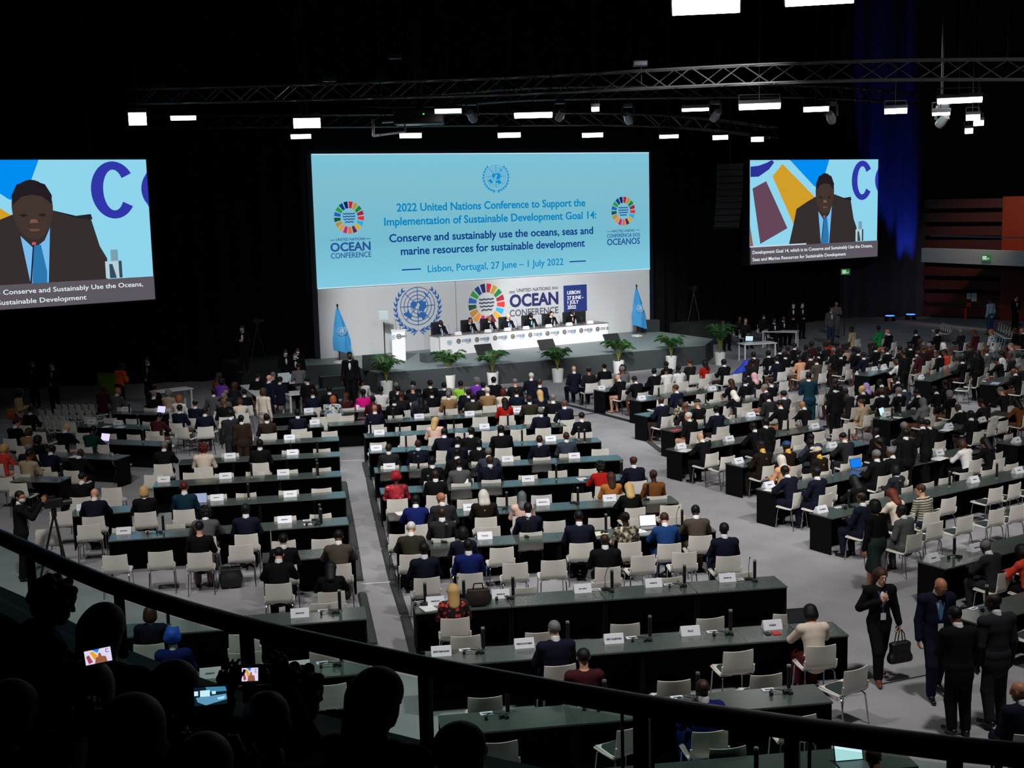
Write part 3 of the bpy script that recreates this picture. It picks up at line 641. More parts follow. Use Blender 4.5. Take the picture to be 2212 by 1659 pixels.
for s, l, r, h, m, b in (("UNITED NATIONS", (1116, 632), (1189, 625), 7.5, gry, .01), ("OCEAN", (1101, 663), (1206, 656), 27, prn, .035), ("CONFERENCE", (1101, 684), (1206, 676), 15, gry, .012)): label_on(BP, bd, s, l, r, h, m, .008, b)
for a, b in (((1100, 630), (1112, 629)), ((1100, 633), (1112, 632)), ((1192, 624), (1205, 623)), ((1192, 621), (1205, 620))): bar_on(BP, bd, a, b, .025, gry, .008)
ua, za = BP.uv(1218, 675); ub, zb = BP.uv(1267, 614)
onbd(MB().box(((ua + ub) / 2, (za + zb) / 2, .004), (ub - ua, zb - za, .01)).obj('date_panel', mat('print_square', (30, 50, 124), .7)))
wt = mat('print_white', (230, 232, 236), .7)
for s, l, r in (("LISBON", (1225, 636), (1253, 634)), ("27 JUNE -", (1225, 647), (1260, 645)), ("1 JULY", (1225.5, 657), (1250, 655)), ("2022", (1225.5, 667.5), (1244, 666))): label_on(BP, bd, s, l, r, 7.5, wt, .014, .03)
# ---------------------------------------------------------------- side screens
PIC = [('bg', (142, 212, 236), [(0, 0), (1, 0), (1, .835), (0, .835)]), ('blue', (0, 140, 240), [(.294, 0), (.6, 0), (.57, .13), (.50, .27), (.485, .262)]), ('orange', (208, 158, 40), [(.238, .038), (.49, .37), (.43, .42), (.326, .63), (.165, .157)]),
       ('brown', (100, 70, 88), [(.118, .203), (.279, .665), (.076, .805), (.018, .27)]), ('arc', (44, 50, 150), [(.003, .062), (.062, .054), (.12, .027), (.16, 0), (.176, .024), (.138, .09), (.062, .158), (.003, .160)]), ('rust', (150, 84, 84), [(0, .62), (.024, .825), (0, .825)])]
def arcpoly(cx, cy, rx0, ry0, t, a0, a1, n=28, cl=1.0):
    o = [(min(cl, cx + rx0 * math.cos(a0 + (a1 - a0) * i / n)), cy + ry0 * math.sin(a0 + (a1 - a0) * i / n)) for i in range(n + 1)]
    q = [(min(cl, cx + (rx0 - t) * math.cos(a0 + (a1 - a0) * i / n)), cy + (ry0 - t * 1.25) * math.sin(a0 + (a1 - a0) * i / n)) for i in range(n, -1, -1)]
    return o + q
PIC += [('letter', (48, 54, 168), arcpoly(.868, .212, .086, .20, .046, .62, 2 * PI - .62)), ('letter', (48, 54, 168), arcpoly(1.07, .212, .096, .17, .06, PI * .68, PI * 1.32, 12)),
        ('neck', (46, 38, 36), [(.53, .34), (.62, .34), (.62, .54), (.56, .60), (.52, .54)]),
        ('chair', (34, 34, 40), [(.63, .34), (.72, .385), (.775, .375), (.78, .41), (.72, .45)]),
        ('suit', (52, 46, 46), [(.288, .835), (.322, .64), (.345, .48), (.43, .41), (.50, .36), (.633, .345), (.72, .40), (.775, .415), (.80, .60), (.825, .69), (.822, .835)]),
        ('shirt', (120, 186, 236), [(.515, .51), (.56, .60), (.60, .545), (.622, .46), (.603, .835), (.538, .835)]), ('tie', (44, 118, 176), [(.556, .58), (.585, .575), (.60, .76), (.597, .835), (.545, .835), (.552, .70)])]
HE = [(.565 + .073 * math.cos(a) * (1 if math.sin(a) < 0 else .86 + .14 * abs(math.cos(a))), .315 + (.182 if math.sin(a) < 0 else .225) * math.sin(a)) for a in [2 * PI * i / 32 for i in range(32)]]
PIC += [('head', (66, 52, 46), HE), ('hairtop', (34, 29, 34), [(.497, .30), (.494, .24), (.515, .165), (.565, .133), (.615, .165), (.637, .24), (.634, .30), (.60, .245), (.565, .235), (.53, .245)]),
        ('eye', (40, 30, 28), [(.515, .37), (.530, .362), (.548, .372), (.53, .385)]), ('eye', (40, 30, 28), [(.582, .372), (.598, .362), (.614, .37), (.598, .385)]), ('nose', (120, 90, 70), [(.556, .40), (.575, .40), (.582, .425), (.55, .425)]), ('mouth', (110, 72, 66), [(.545, .465), (.587, .465), (.58, .482), (.553, .482)]),
        ('mic', (30, 34, 60), [(.556, .57), (.561, .57), (.542, .835), (.536, .835)]), ('mictip', (190, 90, 90), [(.553, .555), (.567, .555), (.567, .575), (.553, .575)]),
        ('bottle', (178, 206, 216), [(.815, .71), (.878, .71), (.878, .83), (.815, .83)]), ('bottleneck', (120, 160, 172), [(.838, .63), (.866, .63), (.866, .71), (.838, .71)]), ('bottledark', (50, 74, 90), [(.83, .73), (.842, .73), (.856, .83), (.83, .83)]), ('bottledark', (50, 74, 90), [(.866, .71), (.878, .71), (.878, .83), (.866, .83)]),
        ('caption', (92, 86, 94), [(0, .835), (1, .835), (1, 1), (0, 1)]), ('rule', (200, 214, 226), [(0, .822), (.42, .822), (.42, .835), (0, .835)])]
def side_screen(P, w, h, ul, zt, label, rows):
    o = empty('video_screen'); o.matrix_world = P.mat(0) @ Matrix.Translation((ul, zt - h, 0)); tag(o, label, 'screen', 'side video screens')
    MB().box((w / 2, h / 2, -.26), (w + .12, h + .12, .5), bevel=.02).obj('casing', mat('screen_case', (40, 42, 48), .5), o)
    mb = MB(); ms = []; z = .004
    for k, c, p in PIC:
        key = 'pic_' + k
        m = emis(key, c, 1.0)
        if m not in ms: ms.append(m)
        mb.prism([(x * w, (1 - y) * h) for x, y in p], z - .001, z, ms.index(m)); z += .0022
    mb.obj('picture', ms, o)
    cw = emis('caption_white', (226, 236, 240), 1)
    for s, x0, x1, y in rows:
        me = text_mesh('caption', s, cw, (x1 - x0) * w, .034 * h, .008); t = bpy.data.objects.new('caption', me); link(t, o); t.location = (x0 * w, (1 - y) * h, z + .004)
    for s in (.2, .8): MB().tube((w * s, h, -.3), (w * s, 19.9 - (zt - h), -.3), .025).obj('hanging_cable', mat('cable_black', (12, 12, 12), .6), o)
    return o
cap2 = [("Development Goal 14, which is to Conserve and Sustainably Use the Oceans,", .014, .955, .90), ("Seas and Marine Resources for Sustainable Development", .014, .735, .968)]
rA, rB = atd(1620, 345, 64), atd(1897, 345, 69); RP = Plane(rA, rB); wR = (rB - rA).to_2d().length
zt = (RP.uv(1620, 345)[1] + RP.uv(1897, 345)[1]) / 2; hR = zt - (RP.uv(1609, 571)[1] + RP.uv(1893, 555)[1]) / 2
side_screen(RP, wR, hR, 0, zt, 'smaller video screen hanging to the right of the backdrop', cap2)
lB, lA = atd(315, 345, 47.8), atd(0, 345, 44.7); LP = Plane(lA, lB); wvis = (lB - lA).to_2d().length; zt = (LP.uv(0, 345)[1] + LP.uv(315, 345)[1]) / 2; hL = zt - (LP.uv(0, 667)[1] + LP.uv(332, 648)[1]) / 2
wL = wvis / .534
side_screen(LP, wL, hL, wvis - wL, zt, 'video screen cut by the left edge, showing a man at a microphone', cap2)
# ================================================================ ROWS OF TABLES (front edge towards the balcony: left and right end pixels at table-top height)
TH = .74
ROWS = []
def row(block, a, b, nm, ntab=None, ext=0.0):
    A, B = at(*a, TH), at(*b, TH); d = (B - A); L = d.length; d.normalize(); B = B + d * ext; L += ext
    ROWS.append(dict(b=block, A=A, d=d, L=L, n=Vector((-d.y, d.x, 0)), nm=nm, ang=math.atan2(d.y, d.x), nt=ntab or max(1, round(L / 1.49))))
BN = {'C': 'centre', 'L': 'left', 'W': 'far left', 'R': 'right', 'E': 'far right'}
for i, (a, b) in enumerate([((956, 1745), (1985, 1655)), ((956, 1589), (1800, 1516)), ((925, 1440), (1834, 1372)), ((897, 1325), (1702, 1267)), ((859, 1190), (1548, 1147)), ((840, 1124), (1467, 1085)), ((823, 1067), (1400, 1033)),
                            ((809, 1021), (1347, 992.5)), ((797, 979), (1300, 954)), ((788, 945), (1225, 920)), ((711, 920), (1205, 890)), ((694, 894), (1150, 866)), ((700, 870), (1130, 843))]): row('C', a, b, i + 1)
for i, (a, b) in enumerate([((420, 1490), (805, 1452)), ((262, 1377), (793, 1336)), ((566, 1214), (769, 1199)), ((233, 1169), (754, 1132)), ((369, 1098), (748, 1074)), ((330, 1052), (738, 1028)), ((385, 1003), (734, 985)), ((520, 962), (733, 951)), ((560, 931), (700, 921)), ((585, 902), (686, 895))]): row('L', a, b, i + 1)
for i, (a, b) in enumerate([((155, 1115), (282, 1105)), ((20, 1040), (128, 1041)), ((95, 985), (250, 993)), ((200, 957), (345, 963)), ((165, 921), (325, 927)), ((240, 893), (350, 896))]): row('W', a, b, i + 1)
for i, (a, b, e) in enumerate([((2120, 1350), (2212, 1322), 1.5), ((2043, 1229), (2212, 1185), 2.0), ((1797, 1120), (2212, 1030), .8), ((1677, 1066), (2120, 975), 0), ((1605, 1009), (1880, 958), 0), ((1473, 977), (1785, 925), 0), ((1457, 933), (1660, 903), 0), ((1399, 900), (1655, 862), 0), ((1385, 867), (1560, 843), 0), ((1307, 846), (1480, 822), 0)]): row('R', a, b, i + 1, None, e)
for i, (a, b) in enumerate([((2200, 962), (2250, 948)), ((2040, 933), (2200, 893)), ((1925, 908), (2010, 889)), ((2155, 832), (2230, 808)), ((2013, 823), (2110, 789)), ((1880, 812), (1945, 795))]): row('E', a, b, i + 1)
TOPM = mat('table_top', (74, 84, 80), .2, spec=.7); SKM = mat('table_skirt', (12, 13, 14), .9, spec=.08)
def table_unit(L):
    o = empty('conference_table')
    MB().box((0, 0, TH - .0125), (L - .006, .61, .025), bevel=.003).obj('tabletop', TOPM, o)
    MB().box((0, .27, .357), (L - .02, .02, .710)).obj('modesty_panel', SKM, o)
    for s in (-1, 1): MB().box((s * (L / 2 - .018), 0, .357), (.022, .55, .710)).obj('side_panel', SKM, o)
    return o
TPROT = {}
for r in ROWS:
    l = r['L'] / r['nt']; key = round(l, 2)
    for k in range(r['nt']):
        p = r['A'] + r['d'] * (l * (k + .5)) + r['n'] * .305
        if key not in TPROT: o = TPROT[key] = table_unit(key)
        else: o = dup(TPROT[key])
        o.location = (p.x, p.y, 0); o.rotation_euler = (0, 0, r['ang'])
        tag(o, '%s dark table from left in %s row from balcony, %s block' % (nth(k + 1), nth(r['nm']), BN[r['b']]), 'table', 'conference tables in rows')
def nearest(p, lim=(-1.2, 3.4)):
    best = None
    for r in ROWS:
        q = p - r['A']; u = q.dot(r['d']); v = -q.dot(r['n'])            # v: distance behind the front edge, towards the balcony
        du = max(0, -u, u - r['L']); c = abs(v - .6) + du * 1.6 + (0 if lim[0] < v < lim[1] else 5)
        if best is None or c < best[0]: best = (c, r, u, v)
    return best
# ---------------------------------------------------------------- chairs
WH = mat('chair_white', (224, 220, 212), .42, spec=.4); CHR = mat('chrome', (176, 178, 182), .18, 1.0); PAD = mat('seat_pad', (38, 52, 52), .8)
def shell_mb(n=10):
    mb = MB(); prof = [(.235, .455), (.215, .470), (.10, .462), (-.08, .452), (-.165, .456), (-.205, .482), (-.222, .54), (-.236, .64), (-.256, .76), (-.262, .805)]
    wid = [.205, .218, .222, .222, .222, .222, .222, .222, .220, .214]; T = .012
    f, bk_ = [], []
    for i, (y, z) in enumerate(prof):
        t = max(0, (i - 4) / 5.0); rw, rb = [], []
        a, b = prof[max(0, i - 1)], prof[min(len(prof) - 1, i + 1)]; dy, dz = b[0] - a[0], b[1] - a[1]; l = math.hypot(dy, dz); ny, nz = dz / l, -dy / l
        for k in range(n + 1):
            s = -1 + 2 * k / n; cv = .030 * t * s * s; dip = -.012 * (1 - t) * (1 - s * s) if i < 5 else 0
            lift = .010 * s * s if i == len(prof) - 1 else 0
            P = Vector((wid[i] * s, y + cv, z + dip + lift)); rw.append(P); rb.append(P + Vector((0, ny * T, nz * T)))
        f.append(rw); bk_.append(rb)
    mb.grid(f); mb.grid(bk_)
    mb.grid([f[0], bk_[0]]); mb.grid([f[-1], bk_[-1]]); mb.grid([[r[0] for r in f], [r[0] for r in bk_]]); mb.grid([[r[-1] for r in f], [r[-1] for r in bk_]])
    bmesh.ops.remove_doubles(mb.bm, verts=mb.bm.verts[:], dist=.0004)
    for s in (-1, 1):                                     # thick white rims running from the seat up beside the back
        mb.path([(s * .224, .225, .452), (s * .230, .02, .446), (s * .230, -.16, .448), (s * .230, -.212, .50), (s * .230, -.226, .60)], .014, 7)
    return mb
def leg_mb(sx, sy):
    mb = MB(); top = (sx * .195, sy * .15, .438); foot = (sx * .235, sy * .235 - .01, .006)
    mb.path([(sx * .06, sy * .14, .436), top, (sx * .218, sy * .185, .40), foot], .0105, 8); mb.tube((foot[0], foot[1], 0), (foot[0], foot[1], .014), .013); return mb
ME_SH = shell_mb().mesh('shell', WH, True, 50); ME_PAD = MB().box((0, .03, .462), (.38, .36, .022), bevel=.009).mesh('seat_pad', PAD)
ME_LEG = [leg_mb(sx, sy).mesh('leg', CHR, True) for sx in (-1, 1) for sy in (-1, 1)]
def far_chair():
    mb = shell_mb(6); mb.box((0, .03, .462), (.38, .36, .022), mi=1)
    for sx in (-1, 1):
        for sy in (-1, 1): mb.path([(sx * .195, sy * .15, .438), (sx * .235, sy * .235 - .01, 0)], .011, 5, 2)
    return mb.mesh('conference_chair', [WH, PAD, CHR], True, 50)
ME_FAR = far_chair()
def chair(p, rz, far):
    if far: o = inst('conference_chair', ME_FAR)
    else:
        o = empty('conference_chair'); inst('shell', ME_SH, o); inst('seat_pad', ME_PAD, o)
        for m in ME_LEG: inst('leg', m, o)
    o.location = (p.x, p.y, 0); o.rotation_euler = (0, 0, rz); return o
CHAIRS = []                                              # (position, angle, who)
def add_chair(p, rz, who=None, free=False):
    for q, _, w, _f in CHAIRS:
        if (q - p).length < (.44 if who is None else .30): return False
    CHAIRS.append((Vector((p.x, p.y, 0)), rz, who, free)); return True
# ---------------------------------------------------------------- seated people: head-top pixel, clothes, hair, hair colour, skin, pose
SEAT_J = {'u': J_seat(.06, .12, .05, 'table'), 'w': J_seat(.26, .45, -.08, 'write'), 'l': J_seat(.02, .10, -.25, 'lap'), 'r': J_seat(.12, .2, -.75, 'table'), 'e': J_seat(.10, .2, .75, 'lap'), 'b': J_seat(.10, .22, .1, 'table', 1.13, belly=.025)}
LOD = [{k: Fig(k, J, r) for k, J in SEAT_J.items()} for r in (.0115, .017, .025)]
def seat_fig(k, dist): return LOD[0 if dist < 23 else 1 if dist < 36 else 2][k]
PEOPLE = """
855 1019 rp turban k d u|940 1011 bk bald k d u|991 988 gy short k m u|1058 981 nv ring n d b|933 984 bk short k d l|1044 1054 gb veil w m b|1127 1052 pn scarf g m u|1140 1083 nv short k d u|902 1069 rb short k d w|950 1064 ch bald k t e|954 1095 ch bald k d u|887 1127 ol short w l w|999 1129 nv bob k m u
915 1172 nv short k d u|1011 1163 rb short k d u|978 1250 dt long y l u|1296 994 rd curly k d w|1368 983 nv ring n m u|1411 1012 br bun n d u|1330 1019 og long n l u|1351 1031 bt long y l w|1248 1101 nv short k m b|1350 1102 cm bun k d u|1434 1105 bl short n l w|1501 1089 tp short k d w|1306 1150 bk bald k d b|1564 1128 nv short k d u
1190 1327 nv short g l b|1260 1401 mr short k l u|1518 1467 rb bald k d u|1749 1301 cr bob k l w|1886 1607 dg ring n t w
839 954 ch bald k d u|903 949 nv bald k d u|959 925 nv short k d w|987 943 nv short k d r|1016 923 bk short k d r|1034 945 bk short k d u|1054 966 sl short g d w|986 968 bk short k d r|939 898 pn long y l r|809 874 nv bald k t u|1082 919 bk short k d b|1165 937 nv bald k d u|1230 936 sl bald k d u|1256 888 bk short k l u|1160 874 nv short g d u|1218 864 nv bald k m r|1143 854 ol bald k d u|1194 852 bk ring g l u|1165 838 nv long y l u|1165 819 nv ring n t l|1146 805 nv short w l r|1122 823 dk ring g l u|1115 836 nv short k m u|1081 850 rd long k m u|1083 833 cr bob r m u|1055 836 tn short w l u|1066 814 bk short k m u|1029 814 pp curly g l u|1043 823 nv short k m u|992 821 lm short k m u|995 832 nv ring g l u|969 836 cr ring g l u|968 842 tn short g m u|961 823 nv short k m u|927 821 bk short k m u|892 823 bk short k m u|891 830 dk ring g l u|857 824 dk short g m u|859 834 bk short k l u|904 844 sl short k m u|932 840 bk short k m u|915 859 dk long k m u|871 846 dk short n m r|822 834 wh short k d u|786 820 wh short k m u|783 840 pk short k d u|805 853 mr short k d u|747 842 mr long n l r|716 848 mu bob o l u|711 834 bk short k m u|856 861 bk short k d u|1028 852 ol ring k d u|1011 840 nv short k m u|675 841 nv ring k t u|642 883 nv short k d u
575 892 db short k d u|561 949 bk short k d u|439 958 cr curly r l u|517 854 cr bob n l w|526 838 bk short k m r|505 820 dk bob n m r|478 812 pp bob k d r|472 802 br long n d r|460 838 gy short k d r|487 841 dk ring g m u|483 849 gy short g l u|484 860 bt bald k m e|422 862 nv ring k t u|387 851 wh bob o l u|441 879 nv short k m r|363 838 bg bob g l u|388 872 nv short k m u|320 846 bk short g l u|333 830 bk ring k m u|253 837 gy bald k t r|223 833 mr short n d r|66 877 bk short k m r|33 903 bk short k l r|61 917 tn bob n m r|80 934 bt bob k m r|143 916 bk bald k l w|201 920 dg short k d w|344 889 mr short k m w|8 952 co bob y l r|60 956 dk short g d r|62 972 bg short k m r|112 959 nv short k d w|173 966 bk bald k d w|175 1017 bk short k l r|354 953 bk short g m w
204 1053 nv bald k l w|310 1046 bk bob y l u|399 1036 tl short r l u|445 1084 gy curly k m w|530 1086 nv short k d u|430 1124 bt short k l u|611 1149 bk short k l u|601 1184 bk short k l w|730 1146 tp short k m w|713 1200 bt long k m w|323 1302 nv bob n m u|372 1358 rb turban k m u
603 813 nv short k m r|584 803 dk short g l r|558 805 bk short k l r|664 812 bk short k l e
1239 789 nv bald k l l|1271 792 dk ring k t l|1305 784 bk bun k l u|1344 787 br curly k d r|1363 793 ga short g m e|1334 807 bk bald k l w|1370 812 bk short k m w|1408 790 wh short k m r|1421 794 bk short k d r|1442 787 wh short k d u|1466 782 bk short k m u|1489 775 dk short n t u|1521 773 rd long k m u|1563 776 bk short k d u|1625 773 dk short k d u|1460 830 nv short n t e|1428 857 nv bald k d u|1469 854 cm bob k m r|1482 867 dk bald k m u|1529 867 bt cap k l u|1541 876 nv short k d r|1488 887 bk short w l e|1512 931 bk bald k l w|1585 812 bt long n l u|1629 803 dk scarf k l u|1632 818 bk short k m u|1584 840 bk scarf w m w|1653 830 bk short g t e|1665 817 bk short k l u|1692 842 ch short k t u|1659 848 ch short k d e|1683 865 bk short k t w|1733 865 bk bald k t w|1762 772 tp short k m r|1863 832 bk short y l e|1871 821 dk scarf n m u|1892 857 bg bun n l e|1826 840 dk short k d w|1804 816 dk bald k d u|1805 832 bk short k d w
1627 913 bk short k d w|1654 903 bk short k d b|1714 928 sl short k d w|1820 934 ch ring k t w|1630 950 gb cap k d b|1699 953 gb cap k d u|1715 981 pe scarf w m u|1767 963 gb cap w d e|1750 948 bk short k d w|1699 1006 nv short k d w|1753 1008 nv short k d u|1893 921 bk short k d e|1886 968 bk short g m u|1918 966 bk short g m e|1844 1022 bt scarf k m w|1953 912 dk short g m w|2002 907 bk short k m w|1958 929 dk short k d w|1935 943 bt long k m e|2083 942 wh bob n l w|2119 941 bt long k l w|1975 1003 ch bob k m r|1990 1043 st short n l e|1924 1051 cr long a l w|1861 1061 nv ring k m u|1949 1086 gy short k d e|2129 1161 ch ring g d w|2203 1168 co bob k m w|2206 1470 nv bald k t e
1918 711 bk bald k t e|1897 704 gn short k d r|1840 705 bg short k d e|1977 711 bk short k d r|2023 710 bk short k m r|2099 711 mr short n m e|2080 711 dk short g m r|2141 711 mu short o t e|2192 704 bt long n m e|2208 707 bk bald o t e|1987 731 dk short n d u|2006 741 mr short g m u|1993 747 dk short n m u|2037 738 db scarf w m u|2092 742 dk short n m u|2134 752 gy short n m u|2159 752 wh long k m e|2184 741 ga short g l e|2065 754 co short k m e|2052 758 bk short k m e|1984 756 mr short n d e|2112 761 bt long k m u|2183 761 dk short n m e|2186 783 dk short g m w|2189 794 bk bald k m w|1935 770 wh bob n l w|1816 754 bk short k d u|1839 748 dk short k d u|1864 760 nv short k m u|2152 771 bt short k m w|1935 812 bk short k d w|1901 819 db short k d w|2042 818 bt short k d u|2024 835 bk short k d w|1931 837 bk short g t u|1914 838 bk short n d u|1949 827 sl short k d w|2045 836 bt bob g m u|1980 841 bk short k m w|1993 856 ga scarf g m u|2161 836 dk short g l w|2069 869 bk bald k d w|2096 885 bk short k d u|2190 854 br long k m w|2119 859 dk short k m w
1598 684 dk ring k m f|1611 688 dk short g l f|1562 692 dk short n m f|1650 678 dk short k m f|1673 687 bk short k m f|1693 682 bk short k m f
1627 759 db short k d u|1659 757 bk short k d u|1683 750 bk short k d u|1701 747 dk short k m u|1695 760 bk short k d u|1677 769 nv short k m u|1724 754 bk short k d u|1744 763 db short k m u|1731 765 pe short k m r|1766 757 bk short k d u|1782 739 dk short k m u|1753 738 mr short k d u|1789 734 rd short n d u|1807 737 mr short k d u|1815 757 bk short k d u|1834 747 bg short k m u|1715 741 bk short k m u|1740 743 dk short k d u|1770 748 bk short k m u|1798 749 dk short g m u|1851 752 bk short k d u|1890 745 bk short k d u|1915 748 bk short k m u|1943 745 dk short k m u|1965 741 bk short k d u|2075 769 bk short k d u
"""
HD = {'bald': 'bald head', 'ring': 'balding %s hair', 'short': 'short %s hair', 'long': 'long %s hair', 'bob': '%s bobbed hair', 'bun': '%s hair in a bun', 'curly': 'curly %s hair', 'scarf': '%s headscarf', 'cap': '%s cap', 'turban': 'wrapped headdress', 'veil': 'white headcloth'}
HCOL = {('turban', 0): (160, 26, 38), ('scarf', 'k'): (14, 14, 16), ('scarf', 'g'): (96, 98, 100), ('scarf', 'w'): (214, 208, 196), ('scarf', 'n'): (158, 132, 190), ('cap', 'k'): (18, 18, 18), ('cap', 'w'): (196, 180, 158)}
SEATED = []
ZHEAD = {}
for k, J in SEAT_J.items():
    ZHEAD[k] = (J['head'][2] + .118, J['head'][1])
i = 0
for tok in PEOPLE.replace('\n', '|').split('|'):
    if not tok.strip(): continue
    x, y, cl, hr, hc, sk, ps = tok.split(); x, y = float(x), float(y)
    key = 'l' if ps == 'f' else ps; zt_, yo = ZHEAD[key]
    P = at(x, y, zt_); c, r, u, v = nearest(P)
    rz = r['ang'] + random.uniform(-.08, .08)
    if ps == 'f': rz = PI + .3
    elif r['b'] == 'E': rz = r['ang'] - .1
    if x in (1239, 1271): rz = .35
    P = Vector((P.x, P.y, 0)) - Vector((-math.sin(rz), math.cos(rz), 0)) * yo
    SEATED.append(dict(p=P, rz=rz, cl=cl, hr=hr, hc=hc, sk=sk, ps=key, f=ps == 'f', px=(x, y), row=r, u=u, v=v))
def off_tables(P, r, front=.27):                          # a seat stands before or behind its table, not in it
    q = P - r['A']; u = q.dot(r['d']); v = -q.dot(r['n'])
    if -.10 < u < r['L'] + .10 and -.94 < v < front: P = P - r['n'] * ((front if v > -.30 else -.94) - v)
    return P
for s in SEATED:
    if not s['f']: s['p'] = off_tables(s['p'], s['row'])
# push apart neighbours that would share a place
for _ in range(30):
    for a in range(len(SEATED)):
        for b in range(a):
            A_, B_ = SEATED[a], SEATED[b]; d = A_['p'] - B_['p']; L = d.length
            if L < .54:
                d = d.normalized() if L > 1e-3 else Vector((1, 0, 0)); m = (.54 - L) * .5; A_['p'] += d * m; B_['p'] -= d * m
for s in SEATED: add_chair(s['p'], s['rz'], s)
EMPTY = """
843 1011|903 1009|868 1088|1009 1047|1010 1080|1075 1043|1095 1075|1150 1039|1170 1071|990 1034|1057 1028|1135 1021|1111 996|1049 1111|1057 1140|951 1151|865 1155|1078 1173|1158 1159|1113 1218
1182 992|1250 988|1205 1018|1220 1035|1271 1014|1257 1066|1195 1090|1278 1086|1440 1085|1198 1127|1295 1120|1385 1121|1457 1117|1196 1212|1390 1202|1479 1195|1143 1294|1006 1376|1021 1421|1167 1368|1309 1281|1468 1271|1351 1350|1536 1337|1391 1392|1571 1381|1457 1473|1625 1261|1702 1328|1657 1460|1853 1447f|1048 1509|1074 1592|1368 1574f|1597 1650|1713 1534
703 1327|702 1401|529 1412|528 1358|706 1450|247 1201|346 1193|520 1179|314 1380|261 1155|372 1146|613 1170|617 1129|695 1123|698 1166|610 1108|691 1103|624 1074|696 1067|617 1055|696 1050|623 1025|696 1020|623 1010|695 1005|626 983|695 981|530 1078|537 1059|550 1029|465 1083|466 1063|482 1032|487 1017|558 1012|493 991|415 1022|418 1036|393 1122
695 886|743 885|689 902|749 899|694 914|751 911|712 933|657 934|595 938|530 942|519 953|576 952|630 949|695 944|630 969|695 967|497 976|477 896|436 911|391 924|389 911|418 899
251 885|301 886|341 887|193 901|237 904|285 906|148 913|202 915|245 915|301 918|337 924|385 924|287 940|338 942|235 938|177 936|301 954|184 958|226 959|237 977f|128 972|107 1020|61 1035|7 1033|362 1009|331 1027|325 1042|240 1055|83 934|175 1060|244 1054|145 1085|240 1078|131 1106|197 1114|101 1144|191 1135|92 1112|304 1102|281 1130
819 925|863 905|919 902|970 899|1030 896|871 923|917 919|983 917|1039 915|863 895|923 893|967 888|1033 888|967 878|877 882|901 882|826 936|878 935|997 931|1052 926|817 957|998 953|840 996|902 995|948 972|954 991|1023 988
1058 872|1120 871|1083 894|1136 896|1191 894|1098 911|1157 912|1223 907|1113 922|1172 921|1227 917|1138 941|1204 939|1085 966|1143 954|1205 953|1271 949|1101 981|1167 981|1234 975|1297 971|1320 985
1338 843|1427 831|1480 821|1522 818|1556 813|1595 808|1381 851|1414 847|1495 838|1534 833|1500 849|1539 844|1418 861|1507 867|1546 863|1510 880|1550 873|1605 870|1617 888|1511 926|1559 920|1576 909|1619 902|1553 939|1552 956|1574 987
1695 825|1717 852|1719 868|1681 859|1678 905|1710 891|1739 911|1780 906|1742 928|1789 922|1836 915|1842 877|1782 853|1695 935|1775 954|1730 962|1681 969|1822 981|1652 1004|1790 1032|1770 1047|1825 1028|1907 1023|1722 1055|1833 1002|1787 796|1817 787|1835 783|1849 780|1836 800|1856 794|1874 789|1882 803|1904 797|1841 836|1884 834
1939 795|1922 756|1940 753|1968 789|1990 785|2010 773|2026 768|2041 765|1965 810|1984 807|2023 814|2039 808|2056 802|2075 796|2092 790|2126 787|2145 784|2099 820f|2119 814|2187 829|2204 823|2168 796|2153 801|1974 901|2009 894|2031 911|2071 907|2105 928|2129 914|2165 909|2154 895|2181 939|2157 979|2118 988|2013 951|2033 969|2170 875
2137 1016|2090 1021|2045 1033|2189 1003|2204 1030|2156 1038|2111 1046|2058 1055|2033 1073|1962 1054|2023 1130|2088 1117|2156 1101|2201 1093|1855 1119|1897 1066|1806 1077|2201 1318|2185 1183
"""
for tok in EMPTY.replace('\n', '|').split('|'):
    if not tok.strip(): continue
    free = tok.strip().endswith('f'); x, y = map(float, tok.strip().rstrip('f').split()); P = at(x, y, .80); c, r, u, v = nearest(P); rz = r['ang'] + random.uniform(-.07, .07)
    if free: rz += {1853: .45, 1368: .35, 237: -.7, 2099: .2}.get(int(x), 0)
    P = Vector((P.x, P.y, 0)) + Vector((-math.sin(rz), math.cos(rz), 0)) * .255
    add_chair(P if free else off_tables(P, r, .24), rz, None, free)
# names and labels by row and place
def place_words(r, v): return ('at' if v < 1.25 else 'behind')
cnt = {}
for k, (p, rz, who, free) in enumerate(CHAIRS):
    c, r, u, v = nearest(p); cnt.setdefault((r['b'], r['nm'], place_words(r, v)), []).append((u, k))
CLAB = {}
for (b, nm, w), lst in cnt.items():
    for j, (u, k) in enumerate(sorted(lst)):
        CLAB[k] = '%s white chair from left %s %s table row from balcony, %s block' % (nth(j + 1), w, nth(nm), BN[b])
order = sorted(range(len(CHAIRS)), key=lambda k: CHAIRS[k][0].length)
nbuilt = 0; FARC = []
for k in order:
    p, rz, who, free = CHAIRS[k]
    if who is not None and p.y > 40 and who['px'][0] < 1240: continue      # hidden behind the people sitting in front
    if nbuilt >= 264: FARC.append(Matrix.Translation((p.x, p.y, 0)) @ Matrix.Rotation(rz, 4, 'Z')); continue
    o = chair(p, rz, p.length > 33); nbuilt += 1
    tag(o, CLAB[k], 'chair', 'white chairs of the conference hall')
def joined(name, me, Ms):                                 # many small distant things nobody can tell apart, as one mesh
    bm = bmesh.new()
    for M_ in Ms: n0 = len(bm.verts); bm.from_mesh(me); bm.verts.ensure_lookup_table(); bmesh.ops.transform(bm, matrix=M_, verts=bm.verts[n0:])
    m2 = bpy.data.meshes.new(name); bm.to_mesh(m2); bm.free()
    for m in me.materials: m2.materials.append(m)
    return link(bpy.data.objects.new(name, m2))
tag(joined('distant_chairs', ME_FAR, FARC), 'distant white chairs among the far rows near the stage and far right', 'chairs', kind='stuff')
pc = {}
